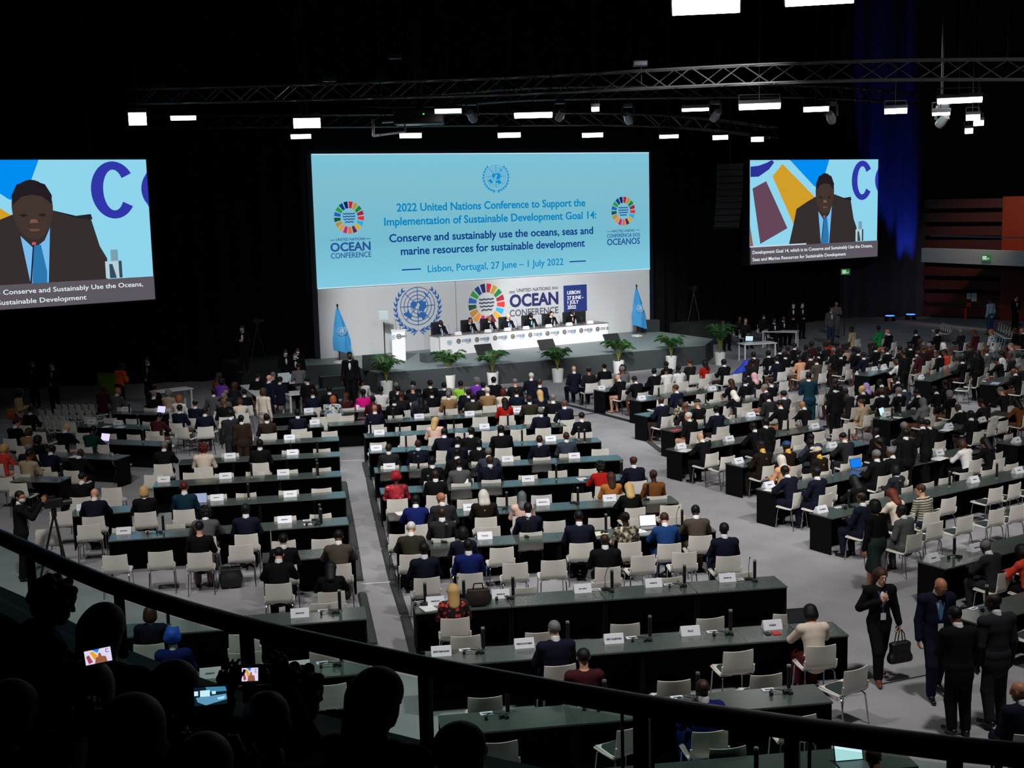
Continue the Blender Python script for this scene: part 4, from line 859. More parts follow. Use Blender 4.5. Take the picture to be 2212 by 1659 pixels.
for k, s in enumerate(SEATED): pc.setdefault((s['row']['b'], s['row']['nm']), []).append((s['u'], k))
CARD = 'zero one two three four five six seven eight nine ten eleven twelve thirteen'.split()
PLAB = {}
for (b, nm), lst in pc.items():
    for j, (u, k) in enumerate(sorted(lst)): PLAB[k] = '%s from left, %s row %s from balcony' % (nth(j + 1), BN[b], CARD[nm])
HCN = {'k': 'black', 'n': 'brown', 'g': 'grey', 'w': 'white', 'a': 'auburn', 'y': 'blond', 'r': 'red brown', 'o': 'ginger'}
for k, s in enumerate(SEATED):
    hcol = HCOL.get((s['hr'], s['hc'])); hw = HCN[s['hc']]
    if s['px'] == (372, 1358): hcol = (40, 84, 196)
    if s['px'] == (855, 1019): hcol = (150, 26, 40)
    if s['px'] == (1629, 803): hcol = (222, 170, 176); hw = 'pink'
    if s['px'] == (1871, 821): hw = 'lilac'
    if s['px'] == (1699, 953): hcol = (40, 66, 110); hw = 'dark blue'
    h = HD[s['hr']]; h = h % hw if '%' in h else h
    sc = random.uniform(.965, 1.03) * (.95 if s['hr'] in ('long', 'bob', 'bun', 'scarf') else 1)
    mx = Matrix.Translation((s['p'].x, s['p'].y, 0)) @ Matrix.Rotation(s['rz'], 4, 'Z') @ Matrix.Diagonal((sc, sc, sc if sc < 1 else 1, 1))
    near = s['p'].length < 33
    bot = {'st': (30, 34, 50), 'cr': (86, 30, 36) if s['px'][0] == 1749 else (40, 36, 40), 'bt': (120, 92, 96) if s['px'] == (430, 1124) else (18, 18, 20)}.get(s['cl'])
    o = person(seat_fig(s['ps'], s['p'].length), mx, s['cl'], s['hr'], s['hc'], s['sk'], full=near or s['f'] or s['px'][0] in (1239, 1271), hcol=hcol, bottom=bot, mask=(200, 204, 206) if s['px'] in ((1918, 711), (664, 812), (1650, 678), (1984, 756)) else None)
    tag(o, 'person, %s, %s, %s' % (CL[s['cl']][0], h, PLAB[k]), 'person', 'seated delegates')
# ================================================================ THINGS ON THE TABLES
PW = mat('paper_white', (226, 228, 236), .6); INK = mat('ink_navy', (52, 54, 92), .7); BLKP = mat('black_plastic', (14, 14, 15), .45); SIL = mat('silver_cap', (206, 208, 212), .25, .9)
def scribble(w, h, n):                                   # unreadable small print: rows of short bars
    mb = MB(); x = -w / 2
    rg = random.Random(n)
    while x < w / 2 - .004:
        l = rg.uniform(.008, .016); mb.box((x + l / 2, 0, 0), (l, h * rg.uniform(.8, 1.0), .001)); x += l + rg.choice((.003, .003, .009))
    return mb
SCR = [scribble(.13, .020, n).mesh('lettering', INK) for n in range(5)]
PLY = MB(); PLY.prism([(-.075, 0), (.075, 0), (.012, .125), (-.012, .125)], -.14, .14); ME_PLATE = PLY.mesh('card', PW)
SIGNS = """953 1414 BRITISH VIRGIN ISLANDS|1132 1397 FRENCH POLYNESIA|1325 1387 NEW CALEDONIA|1490 1370 FAO|1667 1357 IAEA|940 1305 -|1081 1290 -|1258 1278 -|1410 1265 -|1569 1254 -|1047 1163 TONGA|1015 1101 -|1172 1090 SENEGAL|1316 1081 -|998 1047 NIUE|1140 1039 -|841 1012 -|1096 996 -|1240 989 -|813 972 -|1189 952 -|819 938 -|1163 919 -|1046 925 -|905 903 -|1014 897 -|1118 890 -|779 883 -|990 872 -|680 888 -|679 915 -|626 948 -|632 981 -|497 989 -|612 1025 -|488 1030 -|469 1080 -|627 1072 -|615 1127 -|334 1040 -|268 1152 -|174 1099 -|648 1331 -|647 1446 -|451 1462 -|166 914 -|264 885 -|354 887 -|262 915 -|1298 841 -|1385 863 -|1452 828 -|1529 814 -|1557 840 -|1470 968 -|1574 952 -|1594 1000 -|1639 897 -|1760 924 -|1914 899 -|1797 966 -|1654 1051 -|1773 1106 TUNISIA|1846 808 -|1989 817 -|1884 799 -|2133 912 -|2049 924 -|2195 955 -|2027 982 -|1721 798 -|1797 777 -|2102 1041 -|2198 1021 -|2105 1189 -|2011 1212 -"""
TOPZ = TH + .0005
def snap(P, lim=.27):                                    # keep a small thing on the nearest table top
    c, r, u, v = nearest(P, (-.7, .1)); u = min(max(u, .2), r['L'] - .2); q = -v; q = min(max(q, .305 - lim + .0), .305 + lim)
    return r['A'] + r['d'] * u + r['n'] * q, r
sn = {}
for tok in SIGNS.split('|'):
    a = tok.strip().split(' ', 2); P, r = snap(at(float(a[0]), float(a[1]), TH), .22); tx = a[2]
    o = empty('name_plate', (P.x, P.y, TOPZ), r['ang'])
    inst('card', ME_PLATE, o, Matrix(((0, 0, 1, 0), (1, 0, 0, 0), (0, 1, 0, 0), (0, 0, 0, 1))))
    T = Matrix.Translation((0, -.0445, .0625)) @ Matrix.Rotation(math.radians(63.2), 4, 'X') @ Matrix.Translation((0, 0, .0022))
    if tx != '-':
        me = text_mesh('lettering', tx, INK, min(.22, .026 * len(tx)), .026 if len(tx) < 14 else .024, .02)
        q = bpy.data.objects.new('lettering', me); link(q, o); co = [v.co.x for v in me.vertices]; q.matrix_local = T @ Matrix.Translation((-max(co) / 2, -.012, -.003))
        tag(o, 'white name plate reading %s on a dark table' % tx, 'name plate', 'country name plates')
    else:
        inst('lettering', SCR[len(sn) % 5], o, T); k = (r['b'], r['nm']); sn.setdefault(k, []).append(((P - r['A']).dot(r['d']), o)); sn[len(sn)] = []
for k, lst in sn.items():
    if isinstance(k, tuple):
        for j, (u, o) in enumerate(sorted(lst, key=lambda t: t[0])): tag(o, '%s white name plate with small print from left, %s row from balcony, %s block' % (nth(j + 1), nth(k[1]), BN[k[0]]), 'name plate', 'country name plates')
COLS = """1096 1538|1503 1500|1701 1486|1303 1517|1638 1682|1404 1700|1044 1402|1223 1383|1402 1374|1576 1362|1107 1285|1001 1292|1320 1270|1475 1258|1629 1250|966 1168|1138 1152|1306 1143|1471 1134|1095 1096|936 1082|1248 1085|1399 1076|915 1045|1060 1040|1201 1033|1342 1027|895 1004|1030 992|1162 990|1291 981|877 965|1003 959|1126 952|1248 946|863 932|980 926|1096 919|1209 915|848 903|959 897|736 909|686 942|686 976|685 1018|690 1058|563 948|396 1033|544 1028|537 1076|691 1121|703 1176|734 1315|502 1326|737 1428|364 1349|354 1144|310 915|312 952|214 912|1423 859|1503 840|1517 872|1489 818|1583 903|1681 854|1702 932|1607 939|1837 952|1785 1022|2051 1050|2153 1032|1944 1070|1831 1092|2081 913|1945 895|1930 930|2061 1199|2127 1308"""
ME_COL = MB().tube((0, 0, .018), (0, 0, .30), .026, n=14).mesh('tube', BLKP, True); ME_CAP = MB().tube((0, 0, .30), (0, 0, .325), .027, n=14).mesh('cap', SIL, True); ME_RING = MB().tube((0, 0, 0), (0, 0, .018), .044, .040, 16).mesh('base_ring', SIL, True)
hm = MB()
for s in (-1, 1): hm.tube((s * .075, 0, .030), (s * .105, 0, .030), .034, n=12)
hm.path([(s_ * .095 * math.cos(t), .10 * math.sin(t) + .012, .03) for s_, t in [(1, PI * k / 10) for k in range(11)]], .007, 6); ME_HEAD = hm.mesh('headset', BLKP, True)
ME_RCV = MB().box((0, 0, .02), (.055, .11, .035), bevel=.008).mesh('receiver', mat('receiver_grey', (36, 38, 40), .4)); ME_CARD = MB().box((0, 0, .004), (.16, .10, .006)).box((0, -.01, .009), (.10, .022, .004), mi=1).mesh('info_card', [PW, INK])
gm = MB(); gm.box((0, 0, .012), (.13, .10, .024), bevel=.006); gm.path([(0, .02, .02), (0, .025, .20), (.005, -.02, .33), (.01, -.05, .37)], .005, 6); gm.tube((.01, -.05, .37), (.012, -.065, .395), .010); ME_GOOSE = gm.mesh('gooseneck_microphone', BLKP, True)
cn = {}
for tok in COLS.split('|'):
    x, y = map(float, tok.split()); P, r = snap(at(x, y, TH), .2); cn.setdefault((r['b'], r['nm']), []).append(((P - r['A']).dot(r['d']), P, r))
for (b, nm), lst in cn.items():
    for j, (u, P, r) in enumerate(sorted(lst, key=lambda t: t[0])):
        w = '%s from left, %s row from balcony, %s block' % (nth(j + 1), nth(nm), BN[b])
        o = empty('desk_column', (P.x, P.y, TOPZ), r['ang']); inst('tube', ME_COL, o); inst('cap', ME_CAP, o); inst('base_ring', ME_RING, o)
        tag(o, 'upright black column with silver cap, ' + w, 'column', 'black columns standing on the tables')
        if P.length < 27:
            def sm(name, me, du, dv, a, lab, cat, grp):
                q = inst(name, me); p = r['A'] + r['d'] * min(max(u + du, .12), r['L'] - .1) + r['n'] * min(max((P - r['A']).dot(r['n']) + dv, .09), .54); q.location = (p.x, p.y, TOPZ); q.rotation_euler = (0, 0, r['ang'] + a); tag(q, lab + w, cat, grp)
            if j % 2 == 0 or nm < 4: sm('headset', ME_HEAD, -.20, -.15, random.uniform(-.5, .3), 'black headset beside column, ', 'headset', 'headsets on the tables')
            sm('receiver', ME_RCV, .0 - .05, -.14, .3, 'dark receiver before column, ', 'receiver', 'receivers on the tables')
            if nm < 5: sm('info_card', ME_CARD, -.26, .10, .05, 'small white card beside column, ', 'card', 'small white cards')
            if nm > 3 and j % 2: sm('gooseneck_microphone', ME_GOOSE, -.10, .0, random.uniform(-.4, .4), 'thin gooseneck microphone beside column, ', 'microphone', 'gooseneck microphones')
# laptops, papers and bags
def laptop(px, rz, rgb, label, z=TH, k=2.0, onrow=True):
    P = at(*px, z)
    if onrow: P, r = snap(P, .18); rz += r['ang']
    o = empty('laptop', (P.x, P.y, z + .001), rz); MB().box((0, 0, .009), (.33, .22, .016), bevel=.003).obj('base', mat('laptop_grey', (120, 122, 126), .4, .5), o)
    T = Matrix.Translation((0, .11, .012)) @ Matrix.Rotation(math.radians(72), 4, 'X'); q = MB().box((0, .11, 0), (.33, .22, .008)).obj('lid', BLKP, o); q.matrix_local = T
    q2 = MB().box((0, .112, .005), (.31, .195, .002)).obj('display', emis('laptop_%d_%d_%d' % rgb, rgb, 1.1), q); tag(o, label, 'laptop'); return o
laptop((1402, 1140), 0, (246, 250, 255), 'laptop with a bright white display before the person in the blue suit')
laptop((1846, 1659), 0, (196, 232, 236), 'open laptop before the balding person at the nearest table')
laptop((1858, 1014), -.1, (20, 120, 230), 'laptop with a vivid blue display on the right block')
laptop((1872, 893), .2, (200, 232, 244), 'laptop with a pale display before the person in the beige jacket')
laptop((363, 903), -.2, (214, 206, 250), 'laptop with a white display before the person in maroon')
laptop((100, 972), -.2, (220, 210, 252), 'laptop with a pale violet display at far left')
laptop((1722, 1345), 0, (30, 32, 34), 'laptop with a dark display behind the IAEA name plate')
laptop((430, 1092), 0, (150, 160, 190), 'laptop with a grey lit display left of the grey suit')
def sheet(px, label, rz=0.0, s=(.21, .297), rgb=(230, 232, 232), h=.004):
    P, r = snap(at(*px, TH), .2); o = MB().box((0, 0, h / 2), (s[0], s[1], h)).obj('paper', mat('sheet_%d_%d_%d' % rgb, rgb, .7)); o.location = (P.x, P.y, TOPZ); o.rotation_euler = (0, 0, r['ang'] + rz); tag(o, label, 'paper')
for a in (((925, 1314), 'white papers at the left end under the blond person', .3), ((912, 1103), 'white folder before the blue and black suits, centre block', .2, (.40, .29)), ((866, 1107), 'white sheet at the left table end, centre block', .2), ((1382, 1147), 'white notepad left of the bright laptop', .1), ((1292, 1153), 'open booklet right of the broad navy suit', .4, (.34, .24), (226, 224, 196)), ((1258, 1035), 'papers left of the red blouse', .1), ((1478, 974), 'white papers at the table end before the pink bald head', .4, (.4, .26)), ((1664, 1059), 'white papers at the end of the fourth right table row', .3, (.36, .28)),
          ((1455, 930), 'red folder on the right block table end', .1, (.30, .22), (206, 60, 66)), ((2035, 992), 'white papers before the person in the white jacket', .2, (.46, .29)), ((2052, 930), 'papers beside a name plate on the far right block', .1, (.34, .26)), ((1936, 902), 'white sheet on far right table with the beige jacket person', .1), ((2180, 905), 'white open papers at the right edge', .1, (.45, .3)), ((1388, 874), 'white sheets on right table end beside the name plate', .2, (.36, .24)), ((2150, 828), 'blue and white papers at a far right table end', .2, (.5, .26), (150, 166, 190)), ((1910, 797), 'white papers on the far right block before the white jacket', .1, (.5, .2)), ((220, 935), 'white papers before the green grey suit', .2), ((168, 940), 'white paper before the bald man in black, far left', .2), ((140, 993), 'white sheet at the far left table', .2), ((747, 1181), 'white booklet at the right end before the taupe suit', .1), ((1275, 1039), 'teal folder on the centre block table', .2, (.22, .30), (40, 84, 96))): sheet(*a)
P, r = snap(at(1668, 1369, TH), .2); 
for dx, c, nme, lb in ((0, (196, 44, 48), 'notebook', 'small red notebook beside the person in the cream jacket'), (-.13, (16, 16, 18), 'phone', 'black phone beside the red notebook')):
    o = MB().box((0, 0, .006), (.12 if dx == 0 else .075, .14, .01), bevel=.003).obj(nme, mat('nb_%d' % c[0], c, .5)); q = P + r['d'] * (dx + .06); o.location = (q.x, q.y, TOPZ); o.rotation_euler = (0, 0, r['ang']); tag(o, lb, nme)
def bag(name, loc, rz, s, rgb, label, handle=True):
    o = empty(name, loc, rz); ops = [('+', ('b', V3(0, 0, s[2] / 2), V3(s[0] / 2 - .03, s[1] / 2 - .02, s[2] / 2 - .03), np.eye(3)), .02), ('+', ell((0, 0, s[2] * .42), (s[0] * .52, s[1] * .55, s[2] * .45)), .05)]
    inst('body', sdf_mesh('body', ops, .012, [mat('bag_%d_%d_%d' % rgb, rgb, .6)]), o)
    if handle: MB().path([(-s[0] * .2, 0, s[2] * .92), (-s[0] * .16, 0, s[2] * 1.2), (s[0] * .16, 0, s[2] * 1.2), (s[0] * .2, 0, s[2] * .92)], .010, 6).obj('handle', BLKP, o)
    tag(o, label, 'bag'); return o
P, r = snap(at(1035, 1311, TH), .16); bag('briefcase', (P.x, P.y, TOPZ), r['ang'], (.40, .16, .30), (36, 24, 22), 'dark brown bag on the table right of the blond person')
q = at(500, 1268, 0); bag('backpack', (q.x, q.y, 0), .2, (.42, .3, .40), (16, 14, 16), 'black backpack on the floor under a white chair', False)
# ---------------------------------------------------------------- cable ramps along the aisle, floor seams
RMP = mat('rubber_ramp', (58, 62, 62), .7)
def ramps(pts, grp):
    for k, (a, b) in enumerate(zip(pts, pts[1:])):
        A_, B_ = at(*a), at(*b); d = B_ - A_; L = d.length - .12; m = (A_ + B_) / 2
        o = MB().prism([(-.085, 0), (.085, 0), (.05, .045), (-.05, .045)], -L / 2, L / 2).obj('cable_ramp', RMP); o.matrix_world = Matrix.Translation((m.x, m.y, .001)) @ Matrix.Rotation(math.atan2(d.y, d.x) - PI / 2, 4, 'Z') @ Matrix(((1, 0, 0, 0), (0, 0, -1, 0), (0, 1, 0, 0), (0, 0, 0, 1)))
        tag(o, '%s grey cable ramp from the balcony along the %s' % (nth(k + 1), grp), 'cable ramp', 'cable ramps along the ' + grp)
ramps([(905, 1445), (874, 1330), (850, 1257), (832, 1185), (818, 1127), (806, 1078), (797, 1033), (788, 1000)], 'centre block side of the aisle')
ramps([(806, 1396), (782, 1282)], 'near left block'); ramps([(776, 1258), (767, 1190), (757, 1130), (748, 1080), (742, 1042)], 'left block side of the aisle')
ramps([(1432, 978), (1392, 947)], 'right block')
ST = mat('cable_strip', (22, 22, 26), .7); TP = mat('white_tape', (206, 206, 208), .7)
def strip(a, b, w, m, name, label):
    A_, B_ = at(*a), at(*b); d = B_ - A_; c = (A_ + B_) / 2; o = MB().box((c.x, c.y, .004), (d.length, w, .006), rz=math.atan2(d.y, d.x)).obj(name, m); tag(o, label, 'floor strip')
strip((1232, 876), (1368, 912), .22, ST, 'cable_strip', 'black cable strip crossing the floor before the right block'); strip((1088, 838), (1232, 876), .16, ST, 'cable_strip', 'black cable strip on the floor below the stage'); strip((1233, 900), (1290, 892), .10, ST, 'cable_strip', 'short black strip joining the centre block')
strip((782, 1262), (849, 1257), .05, TP, 'floor_tape', 'white tape line across the aisle near the balcony'); strip((735, 996), (788, 994), .05, TP, 'floor_tape', 'pale tape line across the far end of the aisle')
strip((1640, 1060), (1790, 1165), .02, TP, 'floor_seam', 'pale seam of the carpet beside the right block'); strip((1895, 1480), (2120, 1435), .025, ST, 'floor_seam', 'dark seam of the carpet under the standing people')
# ================================================================ PEOPLE STANDING
SF = {'c': Fig('c', J_stand(1.75, .1, 0, 'clasp'), .02), 'h': Fig('h', J_stand(1.72, .35, 0, 'hold'), .02), 's': Fig('s', J_stand(1.76, .08, .2, 'side'), .02), 'k': Fig('k', J_stand(1.72, .1, 0, 'side', .16), .02), 'd': Fig('d', J_stand(1.76, .45, -.3, 'hold', lean=.16), .02)}
def stand(px, py, fig, face, label, z=0.0, H=None, **kw):
    f = SF[fig] if isinstance(fig, str) else fig; top = f.J['head'][2] + .118; P = at(px, py, z + top * (H or 1)); k = H or 1
    mx = Matrix.Translation((P.x, P.y, z)) @ Matrix.Rotation(face, 4, 'Z') @ Matrix.Scale(k, 4); return tag(person(f, mx, **kw), label, 'person')
BK = dict(cloth='bk')
stand(70, 776, 'c', PI - .3, 'person in black suit and white shirt standing at left before the drape, further left of two', **BK, skin='t'); stand(113, 783, 'c', PI - .2, 'person in black suit and white shirt standing at left before the drape, further right of two', **BK, skin='l')
stand(319, 773, 'c', PI - .3, 'person with ruddy face in black suit standing before the drape above a white table', **BK, skin='t', tie=(70, 74, 84)); stand(255, 786, 'd', -.6, 'person in an orange top bending near the drape with a green cloth', cloth='or', skin='d', bottom=(20, 20, 22))
stand(37, 841, 'h', -1.4, 'person in tan jacket with an orange bag standing at left reading a phone', cloth='bg', skin='m', bottom=(90, 60, 66), hair='bob')
stand(497, 885, 'k', .6, 'person in dark suit walking between the left tables', cloth='ch', skin='m'); stand(521, 897, 's', .4, 'person in dark brown suit standing between the left tables', cloth='db', skin='d', H=.9)
stand(567, 838, 's', -.5, 'person with brown bob in a cream jacket standing beside the left white table', cloth='cr', hair='bob', hc='n', skin='l', bottom=(150, 140, 138), H=.97); stand(579, 810, 's', -.8, 'bald person in navy suit with a white mask standing by the angled white table', cloth='nv', hair='bald', skin='l', mask=(216, 220, 226))
stand(615, 754, 'c', PI + .5, 'person in black suit with white mask standing left of the stage, hands clasped', **BK, skin='m', mask=(226, 228, 230)); stand(636, 760, 'c', PI + .4, 'person in black suit with white mask standing just left of the stage', **BK, skin='t', mask=(226, 228, 230)); stand(641, 751, 's', PI + .3, 'person in dark suit with white mask behind the masked pair left of the stage', **BK, skin='m', mask=(226, 228, 230)); stand(645, 786, 'd', .4, 'person in a grey top bending before the masked pair', cloth='ga', skin='m', bottom=(30, 30, 34), H=.95)
stand(755, 760, 's', PI, 'person in black suit and black mask standing on the stage steps', z=.6, **BK, skin='m', mask=(18, 18, 20)); stand(759, 774, 's', 0, 'person with long brown hair in black standing at the stage steps, seen from behind', z=.3, cloth='bt', hair='long', hc='n', skin='l', bottom=(64, 72, 74))
stand(1714, 654, 'c', PI - .2, 'person in black with a white mask standing behind the right white tables', **BK, skin='l', mask=(210, 214, 226)); stand(1732, 653, 'c', PI + .3, 'person in black suit and white shirt standing right of the masked one', **BK, skin='l', mask=(214, 218, 220)); stand(1795, 663, 's', PI + .2, 'person in grey jacket, pale shirt and jeans standing before the right drape', cloth='gy', hair='short', hc='n', skin='t', bottom=(44, 54, 80), shirt=(206, 218, 222)); stand(1806, 652, 'h', PI, 'person in dark grey standing behind the one in grey jacket and jeans', cloth='ga', hair='bald', skin='t', bottom=(90, 90, 92))
stand(1749, 807, 'd', .1, 'person in teal top with a dark backpack standing among the right tables', cloth='tl', skin='d', bottom=(18, 60, 72)); stand(1805, 829, 's', .3, 'tall person in black standing among the right tables', **BK, skin='d', H=.93); stand(1655, 903, 's', .5, 'person in black suit standing by the right tables, seen from behind', **BK, skin='d', H=.94)
stand(1954, 756, 's', .6, 'person in black standing between the far right chairs', cloth='bt', skin='m', H=.97); stand(2112, 756, 's', .3, 'person with long dark hair in black standing on the far right block', cloth='bt', hair='long', skin='m', H=.95); stand(2002, 905, 'd', .9, 'person in black leaning over a far right table', **BK, skin='m'); stand(1958, 926, 's', .4, 'large person in black standing before the far right tables', **BK, skin='d', H=.95)
stand(2141, 644, 's', .5, 'person in pale blue shirt and jeans standing before the orange door', cloth='lb', skin='m', bottom=(48, 70, 96)); stand(2194, 638, 'c', PI + .4, 'person in dark suit and white shirt standing right of the orange door', **BK, skin='t')
stand(523, 703, 'h', PI, 'masked camera operator in black on the left camera platform', z=1.0, **BK, skin='l', mask=(90, 160, 200))
# the pair walking towards the balcony and the group at the right
Jw = J_stand(1.66, .12, .05, 'side', .19, .90, stance=.065); sh = Jw['sh']
Jw['el'][1] = sh[1] + V3(.12, -.04, -.25); Jw['wr'][1] = Jw['pel'] + V3(.045, .185, .30); Jw['hd'][1] = V3(-.55, .12, .7); Jw['hn'][1] = V3(0, -1, 0)
Jw['el'][0] = sh[0] + V3(-.075, -.02, -.27); Jw['wr'][0] = Jw['el'][0] + V3(-.045, .05, -.22); Jw['hd'][0] = V3(-.05, .1, -1); Jw['hn'][0] = V3(1, .1, 0); Jw['curl'] = .95
FW = Fig('woman', Jw, .0078, hem=.30); wmx = stand(1901, 1226, FW, PI + .10, 'walking person with long brown hair, black suit, white shirt and black handbag', cloth='bk', hair='long', hc='n', skin='l', shoes=(110, 52, 40), lanyard=True, shirt=(232, 222, 222)).matrix_basis.copy()
EYEW, EYEB, LIP, BROW = mat('eye_white', (214, 210, 204), .3), mat('eye_dark', (26, 18, 14), .2), mat('lip_red', (164, 82, 76), .5), mat('brow_dark', (40, 28, 22), .8)
def face(o, f, brow=True):
    for s in (-1, 1):
        q = MB().ball((s * .031, .0845, .013), .0115, 0).ball((s * .031, .0925, .013), .0062, 1).obj('eye', [EYEW, EYEB], o, True); q.matrix_local = f.hm
        if brow: q = MB().path([(s * .016, .092, .034), (s * .032, .091, .039), (s * .047, .080, .034)], .0034, 6).obj('eyebrow', BROW, o, True); q.matrix_local = f.hm
    q = MB().path([(-.022, .084, -.051), (-.009, .0955, -.055), (.009, .0955, -.055), (.022, .084, -.051)], .0042, 6).obj('lips', LIP, o, True); q.matrix_local = f.hm
PW_ = [o for o in COL.objects if o.get('label', '').startswith('walking person')][0]; face(PW_, FW)
hp = wmx @ Vector((Jw['wr'][0] + V3(-.008, .03, -.10)).tolist()); hb = empty('handbag', (hp.x, hp.y, hp.z - .46), PI + .35)
inst('body', sdf_mesh('body', [('+', ('b', V3(0, 0, .15), V3(.15, .05, .12), np.eye(3)), .01), ('+', cap((-.13, 0, .05), (.13, 0, .05), .075, .075), .05), ('+', cap((-.10, 0, .26), (.10, 0, .26), .04, .04), .06)], .008, [mat('bag_black', (17, 17, 18), .5)]), hb)
for s in (-1, 1): MB().path([(-.07, s * .035, .27), (-.045, s * .03, .42), (-.02, s * .01, .465), (.02, s * .01, .465), (.045, s * .03, .42), (.07, s * .035, .27)], .008, 8).obj('handle', mat('bag_black', (17, 17, 18), .5), hb)
tag(hb, 'black handbag held by the walking person with long brown hair', 'handbag')
Jm = J_stand(1.76, .62, .15, 'side', .14, 1.08, .012, stance=.10); Jm['curl'] = .8
FM = Fig('man', Jm, .0078, hem=.26); stand(2024, 1245, FM, PI + .12, 'bald person in dark navy suit with blue tie walking with head bowed', cloth='nv', hair='bald', skin='t', tie=(92, 130, 172), lanyard=True); PM_ = [o for o in COL.objects if o.get('label', '').startswith('bald person in dark navy')][0]; face(PM_, FM)
Jb = J_stand(1.80, .30, .5, 'side', .04, 1.16, .02, stance=.12); FB = Fig('back', Jb, .009, hem=.28); stand(2156, 1286, FB, .35, 'broad person in dark grey suit standing with back to the balcony at right', cloth='ch', hair='ring', hc='k', skin='d')
Jc = J_stand(1.70, .55, .2, 'hold', .02, 1.0, 0, .10, stance=.10); FC = Fig('back2', Jc, .009, hem=.26); stand(2076, 1318, FC, .15, 'person in black suit standing with bowed head left of the broad one', cloth='bk', hair='short', hc='k', skin='m')
Jg = J_stand(1.68, .15, -.3, 'side', .22, .94, stance=.07); FG = Fig('walkaway', Jg, .0095, hem=.16); stand(1893, 1080, FG, .55, 'person in black jacket and dark green skirt walking away beside the right tables', cloth='bt', hair='bob', hc='k', skin='t', skirt=True, bottom=(34, 44, 42), shoes=(40, 24, 20))
Jq = J_stand(1.74, .1, -.9, 'hold'); FQ = Fig('camera', Jq, .011); Jq['wr'][0] = V3(-.10, .42, 1.50); Jq['wr'][1] = V3(.12, .40, 1.48); Jq['el'][0] = V3(-.26, .22, 1.25); Jq['el'][1] = V3(.26, .20, 1.25)
co = stand(38, 1061, FQ, -1.1, 'camera operator in black with white mask beside the tripod at the left edge', cloth='bk', hair='short', skin='t', mask=(196, 192, 190), lanyard=True); cp = co.matrix_basis @ Vector((0, .62, 0))
def tripod_cam(P, rz, z0, hgt, label, seg='black'):
    o = empty('video_camera', (P.x, P.y, z0), rz); tag(o, label, 'camera')
    MB().box((0, 0, hgt), (.14, .34, .17), bevel=.02).tube((0, .17, hgt), (0, .34, hgt), .05, .06, 14).box((0, -.05, hgt + .12), (.05, .18, .05)).obj('camera_body', mat('camera_black', (22, 20, 20), .4), o)
    MB().tube((0, 0, hgt - .26), (0, 0, hgt - .08), .05).obj('tripod_head', BLKP, o)
    for k in range(3): a = k * 2 * PI / 3 + .5; MB().path([(0, 0, hgt - .2), (.33 * math.cos(a), .33 * math.sin(a), 0)], .022, 8).obj('tripod_leg', BLKP, o)
    return o
tripod_cam(cp, -1.1, 0, 1.42, 'black video camera on a tripod beside the operator at the left edge')
# ---------------------------------------------------------------- platforms with cameras left and right of the stage
PLB = mat('platform_black', (20, 24, 24), .8)
def platform(px, zt_, w, d, rz, label):
    P = at(*px, zt_); tag(MB().box((P.x, P.y, zt_ / 2), (w, d, zt_), rz=rz, bevel=.01).obj('camera_platform', PLB), label, 'platform'); return P
P = platform((553, 777), 1.0, 2.3, 2.0, .5, 'black camera platform left of the stage'); tripod_cam(Vector((P.x + .1, P.y, 0)), -.9, 1.0, 1.5, 'dark video camera on the left platform')
P = platform((1513, 696), 1.0, 2.4, 1.6, .5, 'black camera platform right of the stage'); tripod_cam(Vector((P.x - .3, P.y, 0)), .9, 1.0, 1.6, 'dark video camera on the right platform')
# ---------------------------------------------------------------- white side tables
WT = mat('white_laminate', (226, 226, 228), .4)
def side_table(a, b, z, depth, label):
    A_, B_ = at(*a, z), at(*b, z); d = B_ - A_; L = d.length; rz = math.atan2(d.y, d.x); n = Vector((-d.y, d.x, 0)).normalized(); c = (A_ + B_) / 2 + n * depth / 2
    o = empty('side_table', (c.x, c.y, 0), rz); tag(o, label, 'table'); MB().box((0, 0, z - .02), (L, depth, .04), bevel=.004).obj('tabletop', WT, o)
    for sx in (-1, 1):
        for sy in (-1, 1): MB().tube((sx * (L / 2 - .06), sy * (depth / 2 - .06), 0), (sx * (L / 2 - .06), sy * (depth / 2 - .06), z - .03), .032).obj('leg', WT, o)
    return o
side_table((340, 848), (418, 838), .76, .6, 'white side table before the drape at left'); side_table((518, 832), (556, 858), .76, .6, 'angled white side table left of the stage'); side_table((625, 853), (672, 848), .76, .8, 'white side table with screens left of the stage')
side_table((1608, 744), (1679, 740), .76, .7, 'white side table right of the stage, nearer of two'); side_table((1645, 716), (1722, 717), .76, .7, 'white side table right of the stage, further of two')
def monitor_at(px, z, rz, label, rgb=(226, 240, 240)):
    P = at(*px, z); o = empty('monitor', (P.x, P.y, z), rz); MB().box((0, 0, .26), (.42, .03, .34), bevel=.008).obj('screen', mat('screen_white', rgb, .5), o); MB().box((0, 0, .01), (.2, .16, .02)).tube((0, 0, .0), (0, 0, .12), .02).obj('foot', BLKP, o); tag(o, label, 'monitor')
monitor_at((614, 832), .762, .4, 'white backed monitor on the left side table, left one'); monitor_at((638, 834), .762, .5, 'white backed monitor on the left side table, right one'); laptop((1617, 738), -.4, (196, 222, 232), 'laptop on the white side table right of the stage', .761, onrow=False)
